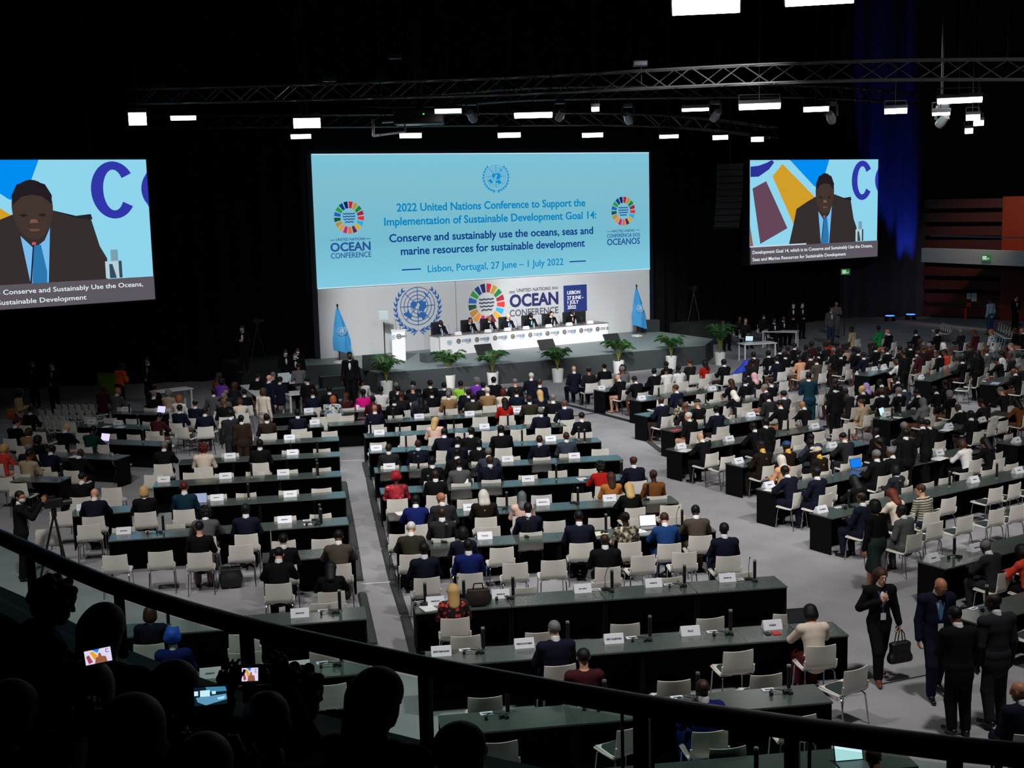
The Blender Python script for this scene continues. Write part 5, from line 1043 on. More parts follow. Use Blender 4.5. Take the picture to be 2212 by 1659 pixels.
# ---------------------------------------------------------------- on the stage
f0, f1 = at(950, 769, ZS), at(1315, 735, ZS); TPn = Plane((f0.x, f0.y, 0), (f1.x, f1.y, 0)); LT = (f1 - f0).to_2d().length; ztab = max(.70, TPn.uv(946, 728)[1] - ZS); print('panel', f0, f1, LT, ztab)
o = empty('panel_table', (f0.x, f0.y, ZS)); tag(o, 'long white panel table with a row of small emblems on the stage', 'table'); bpy.context.view_layer.update(); PWH = mat('panel_white', (236, 236, 238), .5)
def onp(q, off=0): q.parent = o; q.matrix_world = TPn.mat(off); return q
onp(MB().box((LT / 2, ZS + ztab / 2, -.02), (LT, ztab, .04)).box((.02, ZS + ztab / 2, -.4), (.04, ztab, .8)).box((LT - .02, ZS + ztab / 2, -.4), (.04, ztab, .8)).obj('front_panel', PWH)); onp(MB().box((LT / 2, ZS + ztab - .015, -.42), (LT + .04, .03, .84)).obj('tabletop', mat('panel_top', (120, 116, 116), .3)))
sw = wheel_mesh(.10, lambda k, c: mat('small_wheel', (86, 88, 98), .7), mat('small_wheel', (86, 88, 98), .7), 'sm'); se = emblem_mesh(.085, mat('small_emblem', (150, 186, 206), .7), True); sg = mat('small_print', (132, 134, 142), .7)
nset = 9
for k in range(nset):
    u = .45 + k * (LT - .6) / nset; z = ZS + ztab - .24
    for me, du in ((se, 0), (sw, .42)): q = bpy.data.objects.new(me.name, me); link(q); onp(q); q.matrix_world = TPn.mat(.004) @ Matrix.Translation((u + du, z, 0))
    q = MB().box((u + .70, z + .03, .004), (.26, .04, .006)).box((u + .70, z - .03, .004), (.26, .03, .006)).box((u + .94, z, .004), (.11, .13, .006)).obj('logo_print', sg); onp(q)
PNL = ((951, 703, 'nv', 'bald', 'k', 'd', (60, 60, 70)), (1015, 696, 'bk', 'short', 'n', 't', (60, 60, 66)), (1057, 695, 'bk', 'short', 'g', 't', (120, 130, 150)), (1097, 687.6, 'nv', 'short', 'w', 'l', (120, 170, 210)), (1146, 684, 'bk', 'short', 'k', 'd', (80, 170, 200)), (1190, 679.5, 'bk', 'short', 'k', 'l', (30, 30, 34)), (1235, 676.7, 'bk', 'short', 'k', 'd', (150, 60, 54)))
ta = math.atan2(f1.y - f0.y, f1.x - f0.x); CHB = mat('panel_chair_black', (24, 25, 28), .6)
def panel_chair(P, label):
    c = empty('panel_chair', (P.x, P.y, ZS), ta + PI); tag(c, label, 'chair', 'black panel chairs on the stage')
    MB().box((0, -.26, .86), (.56, .09, .72), bevel=.03).obj('backrest', CHB, c); MB().box((0, 0, .45), (.52, .50, .09), bevel=.03).obj('seat', CHB, c)
    for s in (-1, 1): MB().path([(s * .27, -.24, .62), (s * .27, .14, .62), (s * .27, .14, .46)], .02).obj('armrest', CHB, c)
    m = MB(); m.tube((0, 0, .04), (0, 0, .42), .03)
    for k in range(5): m.tube((0, 0, .06), (.28 * math.cos(k * 1.2566), .28 * math.sin(k * 1.2566), .02), .02)
    m.obj('pedestal', CHB, c)
WD = ('black skinned bald', '', '', '', '', '', '')
PD = ('bald person in navy suit seated at the left end of the panel table', 'brown haired person in black suit, second from left at the panel table', 'grey haired person in black suit, third from left at the panel table', 'white haired person in navy suit, fourth from left at the panel table', 'person in black suit with turquoise tie, fifth from left at the panel table', 'person in black suit with black tie, sixth from left at the panel table', 'person in black suit with red tie at the right end of the panel')
FP = LOD[2]['u']
for k, (x, y, cl, hr, hc, sk, tie) in enumerate(PNL):
    T2 = Plane(TPn.A - TPn.n * 1.12, TPn.A - TPn.n * 1.12 + TPn.u); u = T2.uv(x, y)[0]; p = T2.A + T2.u * u; mx = Matrix.Translation((p.x, p.y, ZS)) @ Matrix.Rotation(ta + PI, 4, 'Z'); q = person(FP, mx, cl, hr, hc, sk, tie=tie); tag(q, PD[k], 'person'); panel_chair(p - TPn.n * .03, '%s black chair from left behind the panel table' % nth(k + 1))
    d = empty('name_plate', tuple(TPn.A + TPn.u * (u + .3) - TPn.n * .16 + Vector((0, 0, ZS + ztab + .001))), ta); inst('card', ME_PLATE, d, Matrix(((0, 0, 1, 0), (1, 0, 0, 0), (0, 1, 0, 0), (0, 0, 0, 1)))); tag(d, '%s white name plate from left on the panel table' % nth(k + 1), 'name plate', 'name plates on the panel table')
    b = MB().lathe([(.0, 0), (.035, 0), (.035, .17), (.015, .21), (.015, .25), (0, .25)], 12).obj('water_bottle', mat('bottle_clear', (150, 170, 180), .1, spec=.8), smooth=True); b.location = TPn.A + TPn.u * (u - .34) - TPn.n * .3 + Vector((0, 0, ZS + ztab + .001)); tag(b, '%s water bottle from left on the panel table' % nth(k + 1), 'bottle', 'water bottles on the panel table')
    gmi = inst('gooseneck_microphone', ME_GOOSE); gmi.location = TPn.A + TPn.u * (u + .02) - TPn.n * .40 + Vector((0, 0, ZS + ztab + .001)); gmi.rotation_euler = (0, 0, ta + PI); tag(gmi, '%s gooseneck microphone from left on the panel table' % nth(k + 1), 'microphone', 'microphones on the panel table')
u = T2.uv(1261, 683)[0]; panel_chair(TPn.A + TPn.u * u - TPn.n * 1.15, 'empty black chair at the right end of the panel table')
# lectern, prompter, flags, monitors, loudspeakers
L0, L1 = at(848, 780, ZS), at(877, 779, ZS); hl = Plane((L0.x, L0.y, 0), (L1.x, L1.y, 0)).uv(848, 716)[1] - ZS; lw = (L1 - L0).to_2d().length; lr = math.atan2(L1.y - L0.y, L1.x - L0.x)
o = empty('lectern', tuple(((L0 + L1) / 2)), lr); tag(o, 'white box lectern with small emblems on the stage', 'lectern'); MB().box((0, .3, hl / 2), (lw, .6, hl), bevel=.006).obj('body', PWH, o); MB().box((0, .3, hl + .01), (lw + .04, .64, .03)).obj('reading_top', PWH, o)
for me, x in ((se, -.22), (sw, .02)): q = bpy.data.objects.new(me.name, me); link(q, o); q.matrix_local = Matrix.Translation((x, -.006, hl - .2)) @ Matrix.Rotation(PI / 2, 4, 'X')
MB().box((.22, -.004, hl - .2), (.2, .006, .08)).obj('logo_print', sg, o)
for s in (-1, 1): MB().path([(s * .08, .35, hl + .02), (s * .09, .3, hl + .35), (s * .13, .12, hl + .48)], .008, 6).obj('microphone', BLKP, o)
P = at(832, 772, ZS); o = empty('teleprompter', (P.x, P.y, ZS), lr); tag(o, 'clear square teleprompter on a black pole left of the lectern', 'teleprompter'); MB().tube((0, 0, 0), (0, 0, 1.42), .022).box((0, 0, .02), (.4, .4, .04)).obj('pole', BLKP, o); MB().box((0, 0, 1.70), (.36, .015, .36)).obj('glass', mat('prompter_glass', (176, 190, 194), .1, spec=.8), o).rotation_euler = (-.2, 0, 0)
def un_flag(base, top, side, label):
    P = at(*base, ZS); d = Plane((P.x, P.y, 0), (P.x + .87, P.y + .49, 0)); h = d.uv(*top)[1] - ZS; o = empty('flag', (P.x, P.y, ZS), ta); tag(o, label, 'flag', 'pale blue flags on the stage')
    MB().tube((0, 0, .03), (0, 0, h), .022).ball((0, 0, h + .05), (.04, .04, .07)).obj('pole', mat('pole_dark', (40, 40, 44), .4, .6), o); MB().lathe([(0, 0), (.26, 0), (.24, .05), (.05, .09), (0, .09)], 16).obj('base', mat('flag_base', (190, 190, 186), .4), o)
    rows = []
    for i in range(15):
        t = i / 14; z = h - .06 - t * h * .74; w = .05 + .30 * min(1, t * 1.35); r_ = []
        for k in range(17): a = 2 * PI * k / 16; fold = 1 + .22 * math.sin(a * 5 + t * 3); r_.append((side * .13 * t + w * math.cos(a) * fold, .35 * w * math.sin(a) * fold, z - .22 * t * t * (1 + math.cos(a)) * side * .5))
        rows.append(r_)
    MB().grid(rows).obj('cloth', mat('flag_blue', (58, 146, 206), .8), o, True); q = inst('emblem', emblem_mesh(.14, mat('flag_emblem', (190, 216, 232), .8), True), o); q.matrix_local = Matrix.Translation((side * .08, -.15, h * .58)) @ Matrix.Rotation(PI / 2, 4, 'X')
un_flag((734, 783), (726, 663), 1, 'pale blue flag with white emblem at the left end of the stage'); un_flag((1376, 726), (1374, 620), 1, 'pale blue flag with white emblem at the right end of the stage')
def floor_monitor(px, label):
    P = at(*px, ZS); o = empty('floor_monitor', (P.x, P.y, ZS), ta + PI); tag(o, label, 'monitor', 'floor monitors at the stage edge'); q = MB().box((0, 0, 0), (.74, .06, .44), bevel=.01).obj('screen', mat('monitor_back', (34, 34, 38), .5), o); q.location = (0, 0, .36); q.rotation_euler = (.6, 0, 0); MB().box((0, -.1, .12), (.4, .3, .24)).obj('stand', mat('monitor_stand', (150, 154, 154), .5), o)
floor_monitor((1046, 774), 'floor monitor at the stage edge, left of three'); floor_monitor((1181, 763), 'floor monitor at the stage edge, middle of three'); floor_monitor((1322, 750), 'floor monitor at the stage edge, right of three')
def wedge(px, s, label): P = at(*px, ZS); o = MB().prism([(-.35, 0), (.35, 0), (.35, .25), (-.05, .55), (-.35, .55)], -s / 2, s / 2).obj('loudspeaker', mat('speaker_black', (28, 34, 36), .8)); o.matrix_world = Matrix.Translation((P.x, P.y, ZS)) @ Matrix.Rotation(ta + 1.2, 4, 'Z') @ Matrix(((1, 0, 0, 0), (0, 0, -1, 0), (0, 1, 0, 0), (0, 0, 0, 1))); tag(o, label, 'loudspeaker')
wedge((810, 797), .9, 'dark wedge loudspeaker behind the palm at the left stage end'); wedge((1400, 716), .9, 'dark wedge loudspeaker right of the right flag')
P = at(934, 781, ZS); tag(MB().box((P.x, P.y, ZS + .17), (.8, .6, .34), rz=ta, bevel=.01).obj('stage_block', mat('block_grey', (66, 72, 76), .6)), 'grey step block at the left end of the panel table', 'block')
def palm(px, h, label, k=1.0, pot=True):
    P = at(*px, 0); o = empty('potted_palm', (P.x, P.y, 0), random.uniform(0, 6)); tag(o, label, 'palm', 'potted palms before the stage')
    MB().lathe([(0, 0), (.19, 0), (.23, .50), (.21, .50), (.20, .44), (0, .44)], 20).obj('pot', mat('pot_white', (226, 226, 224), .5), o, True); rg = random.Random(int(px[0])); st, lf = MB(), MB()
    for i in range(15):
        a = i * 2.4 + rg.uniform(-.3, .3); R_ = rg.uniform(.35, .62) * k; top = h * rg.uniform(.80, 1.0); pts = []
        for j in range(8): t = j / 7; pts.append(Vector((R_ * t ** 1.5 * math.cos(a), R_ * t ** 1.5 * math.sin(a), .42 + (top - .42) * (1 - (1 - t) ** 1.7) - .22 * max(0, t - .65) ** 1.2 * 2)))
        st.path(pts, .012, 5)
        for j in range(14):
            t = .38 + .60 * j / 13; f = t * 7; q = pts[int(f)].lerp(pts[min(7, int(f) + 1)], f % 1); d = (pts[min(7, int(f) + 1)] - pts[int(f)]).normalized(); sd = d.cross(Vector((0, 0, 1))).normalized(); Lf = .34 * (1.1 - abs(t - .62)) * k
            for s in (-1, 1): e = q + (sd * s * .75 + d * .6 + Vector((0, 0, -.30))) * Lf; m = q.lerp(e, .45) + Vector((0, 0, .04)); w = d * .016; lf.poly([q - w * .4, m - w, e, m + w, q + w * .4])
    st.obj('stem', mat('palm_stem', (110, 112, 40), .6), o, True); lf.obj('fronds', mat('palm_leaf', (24, 78, 28), .5), o)
for px, h, lb in (((836, 853), 1.55, 'potted palm before the left end of the stage'), ((972, 838), 1.55, 'potted palm before the grey step block'), ((1065, 832), 1.42, 'potted palm below the left floor monitor'), ((1205, 825), 1.42, 'potted palm in a fully visible white pot below the middle floor monitor'), ((1336, 806), 1.45, 'potted palm below the right floor monitor'), ((1450, 796), 1.45, 'potted palm against the right part of the stage front'), ((1555, 788), 1.75, 'tall potted palm beyond the right end of the stage')): palm(px, h, lb)
P = at(594, 880, 0)
# green cloth and grey stacked chairs at far left, blue uplights at right
GRP = 'dim empty chairs at far left'
CL_N = 0
for r_, (x0, x1, y, n) in enumerate(((140, 212, 872, 6), (104, 205, 884, 7), (82, 150, 897, 5), (112, 160, 906, 4))):
    for k in range(n):
        P = at(x0 + (x1 - x0) * k / (n - 1), y, .8); o = inst('conference_chair', ME_FAR); o.location = (P.x, P.y, 0); o.rotation_euler = (0, 0, -.9); tag(o, 'dim chair in the unlit left corner, %s in %s rank from the drape' % (nth(k + 1), nth(r_ + 1)), 'chair', GRP)
for k in range(7):
    P = at(2148 + k * 5.6, 697 + k * 2.6, .8); o = inst('conference_chair', ME_FAR); o.location = (P.x, P.y, 0); o.rotation_euler = (0, 0, 1.1); tag(o, '%s chair from left in the rank below the orange door' % nth(k + 1), 'chair', 'chairs below the orange door')
for k in range(5):
    P = at(2025 + k * 4.5, 697 + k * 1.6, .8); o = inst('conference_chair', ME_FAR); o.location = (P.x, P.y, 0); o.rotation_euler = (0, 0, 1.1); tag(o, '%s chair from left in the dim rank below the red wood wall' % nth(k + 1), 'chair', 'dim chairs below the red wood wall')
UPB = emis('uplight_blue', (60, 110, 255), 3.0)
for k, (x, y, pw) in enumerate(((1922, 693, 260), (1967, 690, 300), (2022, 684, 40))):
    P = at(x, y, 0); o = empty('uplight', (P.x, P.y, 0)); tag(o, 'blue uplight on the floor at right, %s from left of three' % nth(k + 1), 'uplight', 'blue uplights'); MB().tube((0, 0, 0), (0, 0, .26), .30, .26, 16).obj('housing', BLKP, o); MB().tube((0, 0, .26), (0, 0, .29), .24, .24, 16).obj('lens', UPB, o)
    if k < 2: l = spot((P.x, P.y + .5, .32), (P.x + .05, P.y + 1.7, 7), pw * 26, 17, .7, (.03, .08, 1), .1); l.name = 'uplight_beam'
    else: l = spot((P.x, P.y, .32), (P.x + .6, P.y + 1.5, 4), pw * 6, 60, .8, (.06, .12, 1), .1); l.name = 'uplight_beam'
exm = at(1826, 587, 3.4); d = atd(1826, 587, 62); exit_sign(Matrix.Translation(d) @ Matrix.Rotation(PI / 2, 4, 'X'), .42, .28, 'small lit exit sign under the right video screen'); MB().tube((d.x, d.y + .05, 0), (d.x, d.y + .05, d.z - .1), .02).obj('sign_post', BLKP, [o for o in COL.objects if o.get('label', '').startswith('small lit exit')][0]).matrix_parent_inverse = (Matrix.Translation(d) @ Matrix.Rotation(PI / 2, 4, 'X')).inverted()
for (x0, y0, x1, y1, lb) in ((2089, 633, 2097, 646, 'smaller white notice on the red wood wall'), (2099, 633, 2110, 651, 'larger white notice on the red wood wall')):
    u0_, z1_ = Pw.uv(x0, y0); u1_, z0_ = Pw.uv(x1, y1); q = MB().box(((u0_ + u1_) / 2, (z0_ + z1_) / 2, .015), (u1_ - u0_, z1_ - z0_, .02)).obj('notice', mat('notice_white', (226, 222, 234), .7)); q.matrix_world = Pw.mat(0); tag(q, lb, 'notice')
u0_, z0_ = Pw.uv(2093, 658); q = MB().box((u0_, z0_, .03), (.24, .24, .05)).obj('alarm_sign', mat('alarm_red', (190, 40, 34), .5)); q.matrix_world = Pw.mat(0); tag(q, 'small red square sign below the white notices', 'sign'); u0_, z0_ = Pw.uv(2087, 677); q = MB().tube((u0_, .0 + z0_ - .3, .1), (u0_, z0_ + .3, .1), .09).obj('extinguisher', mat('alarm_red', (190, 40, 34), .5)); q.matrix_world = Pw.mat(0); tag(q, 'red fire extinguisher on the red wood wall', 'extinguisher')
P = at(594, 828, 1.3)
gcl = at(248, 838, .0); o = MB().grid([[(x * .12 - .4, .05 * math.sin(x * 1.3 + z), .1 + z * .22) for x in range(8)] for z in range(6)]).grid([[(x * .12 - .4, .06 + .05 * math.sin(x * 1.3 + z), .1 + z * .22) for x in range(8)] for z in range(6)]).obj('green_cloth', mat('green_cloth', (112, 150, 34), .8), smooth=True); gp = at(232, 806, 1.2); o.location = (gp.x, gp.y, 0); o.rotation_euler = (0, 0, -.3); tag(o, 'green cloth held beside the person in orange', 'cloth')
hp_ = at(29, 893, .95); bag('handbag', (hp_.x, hp_.y, .78), .5, (.45, .2, .34), (170, 74, 34), 'orange brown handbag of the person in tan jacket at left', False)
bc = at(594, 795, 0)
q = at(1594, 800, .5); o = inst('blue_cloth', sdf_mesh('blue_cloth', [('+', cap((-.45, 0, .1), (.1, 0, .42), .10, .16), .05), ('+', cap((.1, 0, .42), (.35, .1, .75), .16, .14), .08), ('+', cap((.2, 0, .3), (.3, 0, .06), .12), .08)], .015, [mat('cloth_royal', (36, 60, 190), .7)])); o.location = (q.x, q.y, 0); tag(o, 'blue cloth draped over a seat before the right stage end', 'cloth')
# ================================================================ TRUSSES AND LAMPS
ALU = mat('truss_grey', (96, 94, 92), .4, .55)
def truss(pts, s, label, step=.75):
    P = [atd(*p) for p in pts]; L = [0]
    for a, b in zip(P, P[1:]): L.append(L[-1] + (b - a).length)
    n = max(4, int(L[-1] / step)); Q = []
    for i in range(n + 1):
        t = L[-1] * i / n; k = max(j for j in range(len(L)) if L[j] <= t + 1e-6); k = min(k, len(P) - 2); Q.append(P[k].lerp(P[k + 1], (t - L[k]) / (L[k + 1] - L[k])))
    for _ in range(3): Q = [Q[0]] + [(Q[i - 1] + Q[i] * 2 + Q[i + 1]) / 4 for i in range(1, n)] + [Q[-1]]
    o = empty('lighting_truss', tuple(Q[0])); tag(o, label, 'truss', 'lighting trusses'); h = s / 2; cor = []
    for i, q in enumerate(Q):
        d = (Q[min(n, i + 1)] - Q[max(0, i - 1)]); d.z = 0; d.normalize(); w = Vector((-d.y, d.x, 0)); cor.append([q + w * a * h + Vector((0, 0, b * h)) - Q[0] for a, b in ((-1, -1), (1, -1), (1, 1), (-1, 1))])
    for c in range(4): MB().path([k[c] for k in cor], .028, 6).obj('chord', ALU, o)
    mb = MB()
    for i in range(n):
        for c in range(4):
            a, b = (c, (c + 1) % 4) if i % 2 == 0 else ((c + 1) % 4, c); mb.tube(cor[i][a], cor[i + 1][b], .016, n=5)
    mb.obj('bracing', ALU, o)
    for i in (1, n // 2, n - 1): MB().tube(cor[i][2], (cor[i][2].x, cor[i][2].y, 19.9 - Q[0].z), .012, n=5).obj('hanging_cable', mat('cable_black', (12, 12, 12), .6), o)
    return Q
truss([(285, 209, 47), (480, 205, 45), (850, 194, 42), (1106, 186, 40), (1400, 172, 38), (1656, 159, 36), (1900, 151, 35), (2240, 150, 33)], .50, 'long upper lighting truss crossing the whole hall')
truss([(640, 214, 54), (900, 222, 53), (1130, 203, 52), (1400, 199, 51), (1656, 196, 51), (1800, 200, 53), (1900, 207, 56), (1990, 217, 60)], .46, 'middle lighting truss curving away at its right end')
truss([(178, 264, 52), (480, 263, 51), (800, 261, 51), (1000, 258, 51), (1130, 258, 51), (1300, 257, 52), (1450, 262, 54), (1560, 271, 57), (1672, 287, 60)], .46, 'lower lighting truss above the backdrop curving down at right')
LWH = emis('lamp_face', (255, 250, 244), 14); LHS = mat('lamp_black', (16, 16, 17), .6)
LAMPS = """297 257 36 26 44|396 255 52 8 46|663 266 56 20 46|650 295 42 8 48|968 240 56 8 45|1152 249 80 10 40|887 293 46 9 48|1100 292 48 9 48|1280 292 44 8 49|1445 295 40 6 51|1556 297 32 8 54|1636 301 26 9 57|1286 236 16 8 44|1502 237 56 5 44|1641 230 86 11 38|1763 236 52 9 42|1935 240 46 10 44|2073 217 90 10 36|2033 246 36 5 40|2102 254 28 11 44|2114 266 20 10 45|2093 283 16 10 47|1525 14 140 30 24|1770 -6 140 30 23"""
for k, tok in enumerate(LAMPS.split('|')):
    x, y, w, h, D = map(float, tok.split()); P = atd(x, y, D); sc_ = D / FPX; W, Hh = w * sc_, h * sc_; o = empty('panel_lamp', tuple(P)); q = max(.16, Hh * 1.1)
    el = math.atan2(P.z - CAMH, P.y); til = min(PI / 2 - .05, math.asin(min(1, Hh / max(Hh * 1.02, .34))) ); dep = Hh / math.sin(max(.2, til))
    R_ = Matrix.Rotation(-math.atan2(P.x, P.y), 4, 'Z') @ Matrix.Rotation(el - til, 4, 'X')
    b = MB().box((0, 0, .07), (W + .05, dep + .05, .12), bevel=.02).obj('housing', LHS, o); b.matrix_local = R_
    f = MB().box((0, 0, -.002), (W, dep, .02), bevel=.008).obj('lit_face', LWH, o); f.matrix_local = R_
    MB().tube((0, .05, .12), (0, .05, 19.98 - P.z), .016, n=6).path([(-W / 2, .05, .1), (-W / 2, .05, .34), (W / 2, .05, .34), (W / 2, .05, .1)], .018, 6).obj('bracket', LHS, o)
    nb = 'large flood lamp at the very top, %s of two' % ('left' if x < 1600 else 'right') if y < 20 else '%s lit panel lamp from left under the trusses' % nth(k + 1)
    tag(o, nb, 'lamp', 'lit lamps on the trusses')
order_ = sorted([o for o in COL.objects if o.name.startswith('panel_lamp') and 'lit panel' in o['label']], key=lambda o: o.location.x / o.location.y)
for k, o in enumerate(order_): o['label'] = '%s lit panel lamp from left among those under the trusses' % nth(k + 1)
for k, (x, y, D) in enumerate(((1020, 252, 46), (1210, 249, 46), (1357, 256, 47), (1545, 250, 46), (1795, 254, 44), (2035, 262, 42))):
    P = atd(x, y, D); o = empty('moving_head_lamp', tuple(P)); tag(o, 'unlit moving head lamp hanging from the trusses, %s from left' % nth(k + 1), 'lamp', 'moving head lamps')
    MB().box((0, 0, .46), (.34, .3, .14), bevel=.03).obj('base', mat('lamp_grey', (60, 62, 66), .4), o); MB().path([(-.2, 0, .42), (-.2, 0, .05)], .04, 6).path([(.2, 0, .42), (.2, 0, .05)], .04, 6).obj('yoke', mat('lamp_grey', (60, 62, 66), .4), o)
    q = MB().lathe([(0, -.2), (.13, -.2), (.16, -.05), (.12, .22), (0, .22)], 14).obj('head', mat('lamp_head', (150, 154, 156), .3, .4), o, True); q.rotation_euler = (.7, .5 * (1 if k % 2 else -1), 0); MB().tube((0, 0, .5), (0, 0, 19.98 - P.z), .016, n=6).obj('clamp', LHS, o)
P = atd(905, 252, 46); o = empty('projector', tuple(P)); tag(o, 'large black projector hung under the trusses with a silver support', 'projector'); MB().box((0, 0, 0), (1.7, 1.2, .55), bevel=.06).obj('body', mat('projector_black', (10, 10, 11), .6), o); MB().tube((0, 0, .27), (0, 0, 3.2), .14, n=10).tube((0, 0, 3.2), (0, 0, 19.98 - P.z), .02, n=6).obj('mast', LHS, o)
SLV = mat('bracket_silver', (196, 198, 200), .3, .7); MB().path([(-1.6, 0, -.05), (-1.62, 0, -.62), (-.5, 0, -.5), (-.5, 0, -.1)], .045, 6).path([(-1.3, 0, -.15), (-.45, 0, -.12)], .05, 6).path([(-1.62, 0, -.62), (-1.35, -.2, -.6)], .05, 6).obj('support_frame', SLV, o); MB().ball((.2, -.6, .05), (.03, .02, .03)).obj('indicator', emis('led_green', (30, 220, 70), 2), o)
for k, (x, y, D) in enumerate(((712, 171, 43), (853, 122, 44), (1383, 137, 38), (821, 174, 42), (343, 187, 46))):
    P = atd(x, y, D); o = empty('chain_hoist', tuple(P)); tag(o, 'chain hoist above the upper truss, %s placed' % ('at its left third', 'high over the projector', 'with a pale motor over the middle', 'small beside the projector mast', 'at the dim left end')[k], 'hoist', 'chain hoists'); MB().box((0, 0, 0), (.42, .22, .16), bevel=.03).obj('motor', mat('hoist_grey', (70, 76, 84), .4), o); MB().tube((0, 0, .08), (0, 0, 19.8 - P.z), .012, n=5).obj('chain', LHS, o); MB().tube((.03, 0, -.08), (.03, 0, -.6), .012, n=5).obj('hook', LHS, o)
P0 = atd(1577, 360, 58); o = empty('line_array', tuple(P0)); tag(o, 'dark curved line array loudspeaker hanging beside the backdrop', 'loudspeaker')
for k in range(10):
    q = MB().box((0, 0, 0), (1.1, .5, .26), bevel=.02).obj('cabinet', mat('array_black', (17, 17, 19), .7), o); q.location = (0, .012 * k * k, -.29 * k); q.rotation_euler = (-.03 * k, 0, 0)
MB().tube((0, 0, .1), (0, 0, 19.8 - P0.z), .02).obj('hanging_cable', LHS, o)
# ================================================================ THE BALCONY IN FRONT OF THE CAMERA
ZR, ZL = 4.42, 3.84
RPX = [(-160, 1092), (-60, 1122), (0, 1144), (81, 1184), (150, 1214), (216, 1245), (337, 1282), (420, 1307), (505, 1332), (600, 1352), (700, 1374), (800, 1397), (902, 1419), (1050, 1446), (1205, 1474), (1369, 1503), (1540, 1526), (1705, 1549), (1880, 1573), (2068, 1598), (2212, 1611), (2420, 1624)]
RC = [at(x, y, ZR) for x, y in RPX]
for _ in range(2): RC = [RC[0]] + [(RC[i - 1] + RC[i] * 3 + RC[i + 1]) / 5 for i in range(1, len(RC) - 1)] + [RC[-1]]
NRM = []
for i, p in enumerate(RC):
    d = RC[min(len(RC) - 1, i + 1)] - RC[max(0, i - 1)]; d.z = 0; d.normalize(); NRM.append(Vector((d.y, -d.x, 0)))   # towards the camera
def sweep(prof, i0=0, i1=None, mb=None, cap_=True):      # prof: (inward offset, z)
    mb = mb or MB(); i1 = len(RC) if i1 is None else i1; rows = [[(RC[i] + NRM[i] * a).to_2d().to_tuple() + (z,) for a, z in prof] for i in range(i0, i1)]
    mb.grid(rows, close=True)
    if cap_: mb.poly(rows[0][::-1]); mb.poly(rows[-1])
    return mb
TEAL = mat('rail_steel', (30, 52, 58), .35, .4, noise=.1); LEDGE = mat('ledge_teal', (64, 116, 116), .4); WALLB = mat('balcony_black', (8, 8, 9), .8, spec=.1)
def rail_pt(px):                                         # point on the rail line under an image column
    best = min(range(len(RPX) - 1), key=lambda i: 0 if RPX[i][0] <= px <= RPX[i + 1][0] else 1e6); a, b = RPX[best], RPX[best + 1]; t = (px - a[0]) / (b[0] - a[0]); return RC[best].lerp(RC[best + 1], t), NRM[best].lerp(NRM[best + 1], t).normalized()
POSTS = [(-90, .07), (68, .075), (250, .065), (530, .085), (905, .065), (1388, .085), (1712, .075), (2076, .075)]
o = empty('balcony_railing', tuple(RC[12].to_2d()) + (ZL,)); tag(o, 'curved dark steel balcony railing with glass panes sweeping across the foreground', 'railing'); bpy.context.view_layer.update()
def onr(q): q.parent = o; q.matrix_parent_inverse = o.matrix_world.inverted(); return q
HP = [(-.045, ZR - .095), (-.055, ZR - .06), (-.055, ZR - .03), (-.04, ZR - .004), (0, ZR + .004), (.04, ZR - .008), (.052, ZR - .03), (.052, ZR - .07), (.04, ZR - .10), (0, ZR - .112)]
for i0, i1 in ((0, 16), (15, 18), (17, 20), (19, 22)):
    q = sweep(HP, i0, i1).obj('handrail', TEAL, smooth=True); onr(q)
for x, w in POSTS:
    p, n = rail_pt(x); q = MB().box((0, 0, (ZR - .09 + ZL) / 2 + .01), (w, .05, ZR - .09 - ZL - .02), bevel=.006).obj('post', TEAL); q.matrix_world = Matrix.Translation((p.x, p.y, 0)) @ Matrix.Rotation(math.atan2(n.y, n.x) + PI / 2, 4, 'Z'); bpy.context.view_layer.update(); onr(q)
def glass():
    m = bpy.data.materials.new('green_glass'); m.use_nodes = True; nt = m.node_tree; nt.nodes.clear(); t = nt.nodes.new('ShaderNodeBsdfTransparent'); g = nt.nodes.new('ShaderNodeBsdfGlossy'); mx = nt.nodes.new('ShaderNodeMixShader'); f = nt.nodes.new('ShaderNodeLayerWeight'); pw = nt.nodes.new('ShaderNodeMath'); pw.operation = 'POWER'; pw.inputs[1].default_value = 5; m2 = nt.nodes.new('ShaderNodeMath'); m2.operation = 'MULTIPLY_ADD'; m2.inputs[1].default_value = .45; m2.inputs[2].default_value = .02; ou = nt.nodes.new('ShaderNodeOutputMaterial')
    t.inputs[0].default_value = (.80, .905, .875, 1); g.inputs['Roughness'].default_value = .03; nt.links.new(f.outputs['Facing'], pw.inputs[0]); nt.links.new(pw.outputs[0], m2.inputs[0]); nt.links.new(m2.outputs[0], mx.inputs[0]); nt.links.new(t.outputs[0], mx.inputs[1]); nt.links.new(g.outputs[0], mx.inputs[2]); nt.links.new(mx.outputs[0], ou.inputs[0]); return m
GL = glass()
def pane(xa, xb):
    pts = [rail_pt(xa + (xb - xa) * k / 8)[0] for k in range(9)]; nn = [rail_pt(xa + (xb - xa) * k / 8)[1] for k in range(9)]
    rows = [[(p + n * a).to_2d().to_tuple() + (z,) for a, z in ((-.008, ZL + .012), (.008, ZL + .012), (.008, ZR - .135), (-.008, ZR - .135))] for p, n in zip(pts, nn)]; mb = MB(); mb.grid(rows, close=True); mb.poly(rows[0][::-1]); mb.poly(rows[-1]); onr(mb.obj('glass_pane', GL))
for (xa, _), (xb, _) in zip(POSTS, POSTS[1:]): pane(xa + 14, xb - 14)
pane(2092, 2400)
for px in (893, 1345, 1412, 1750): 
    p, n = rail_pt(px); q = MB().tube((p.x, p.y, ZL), (p.x, p.y, ZR - .08), .010, n=6).obj('mullion', TEAL); onr(q)
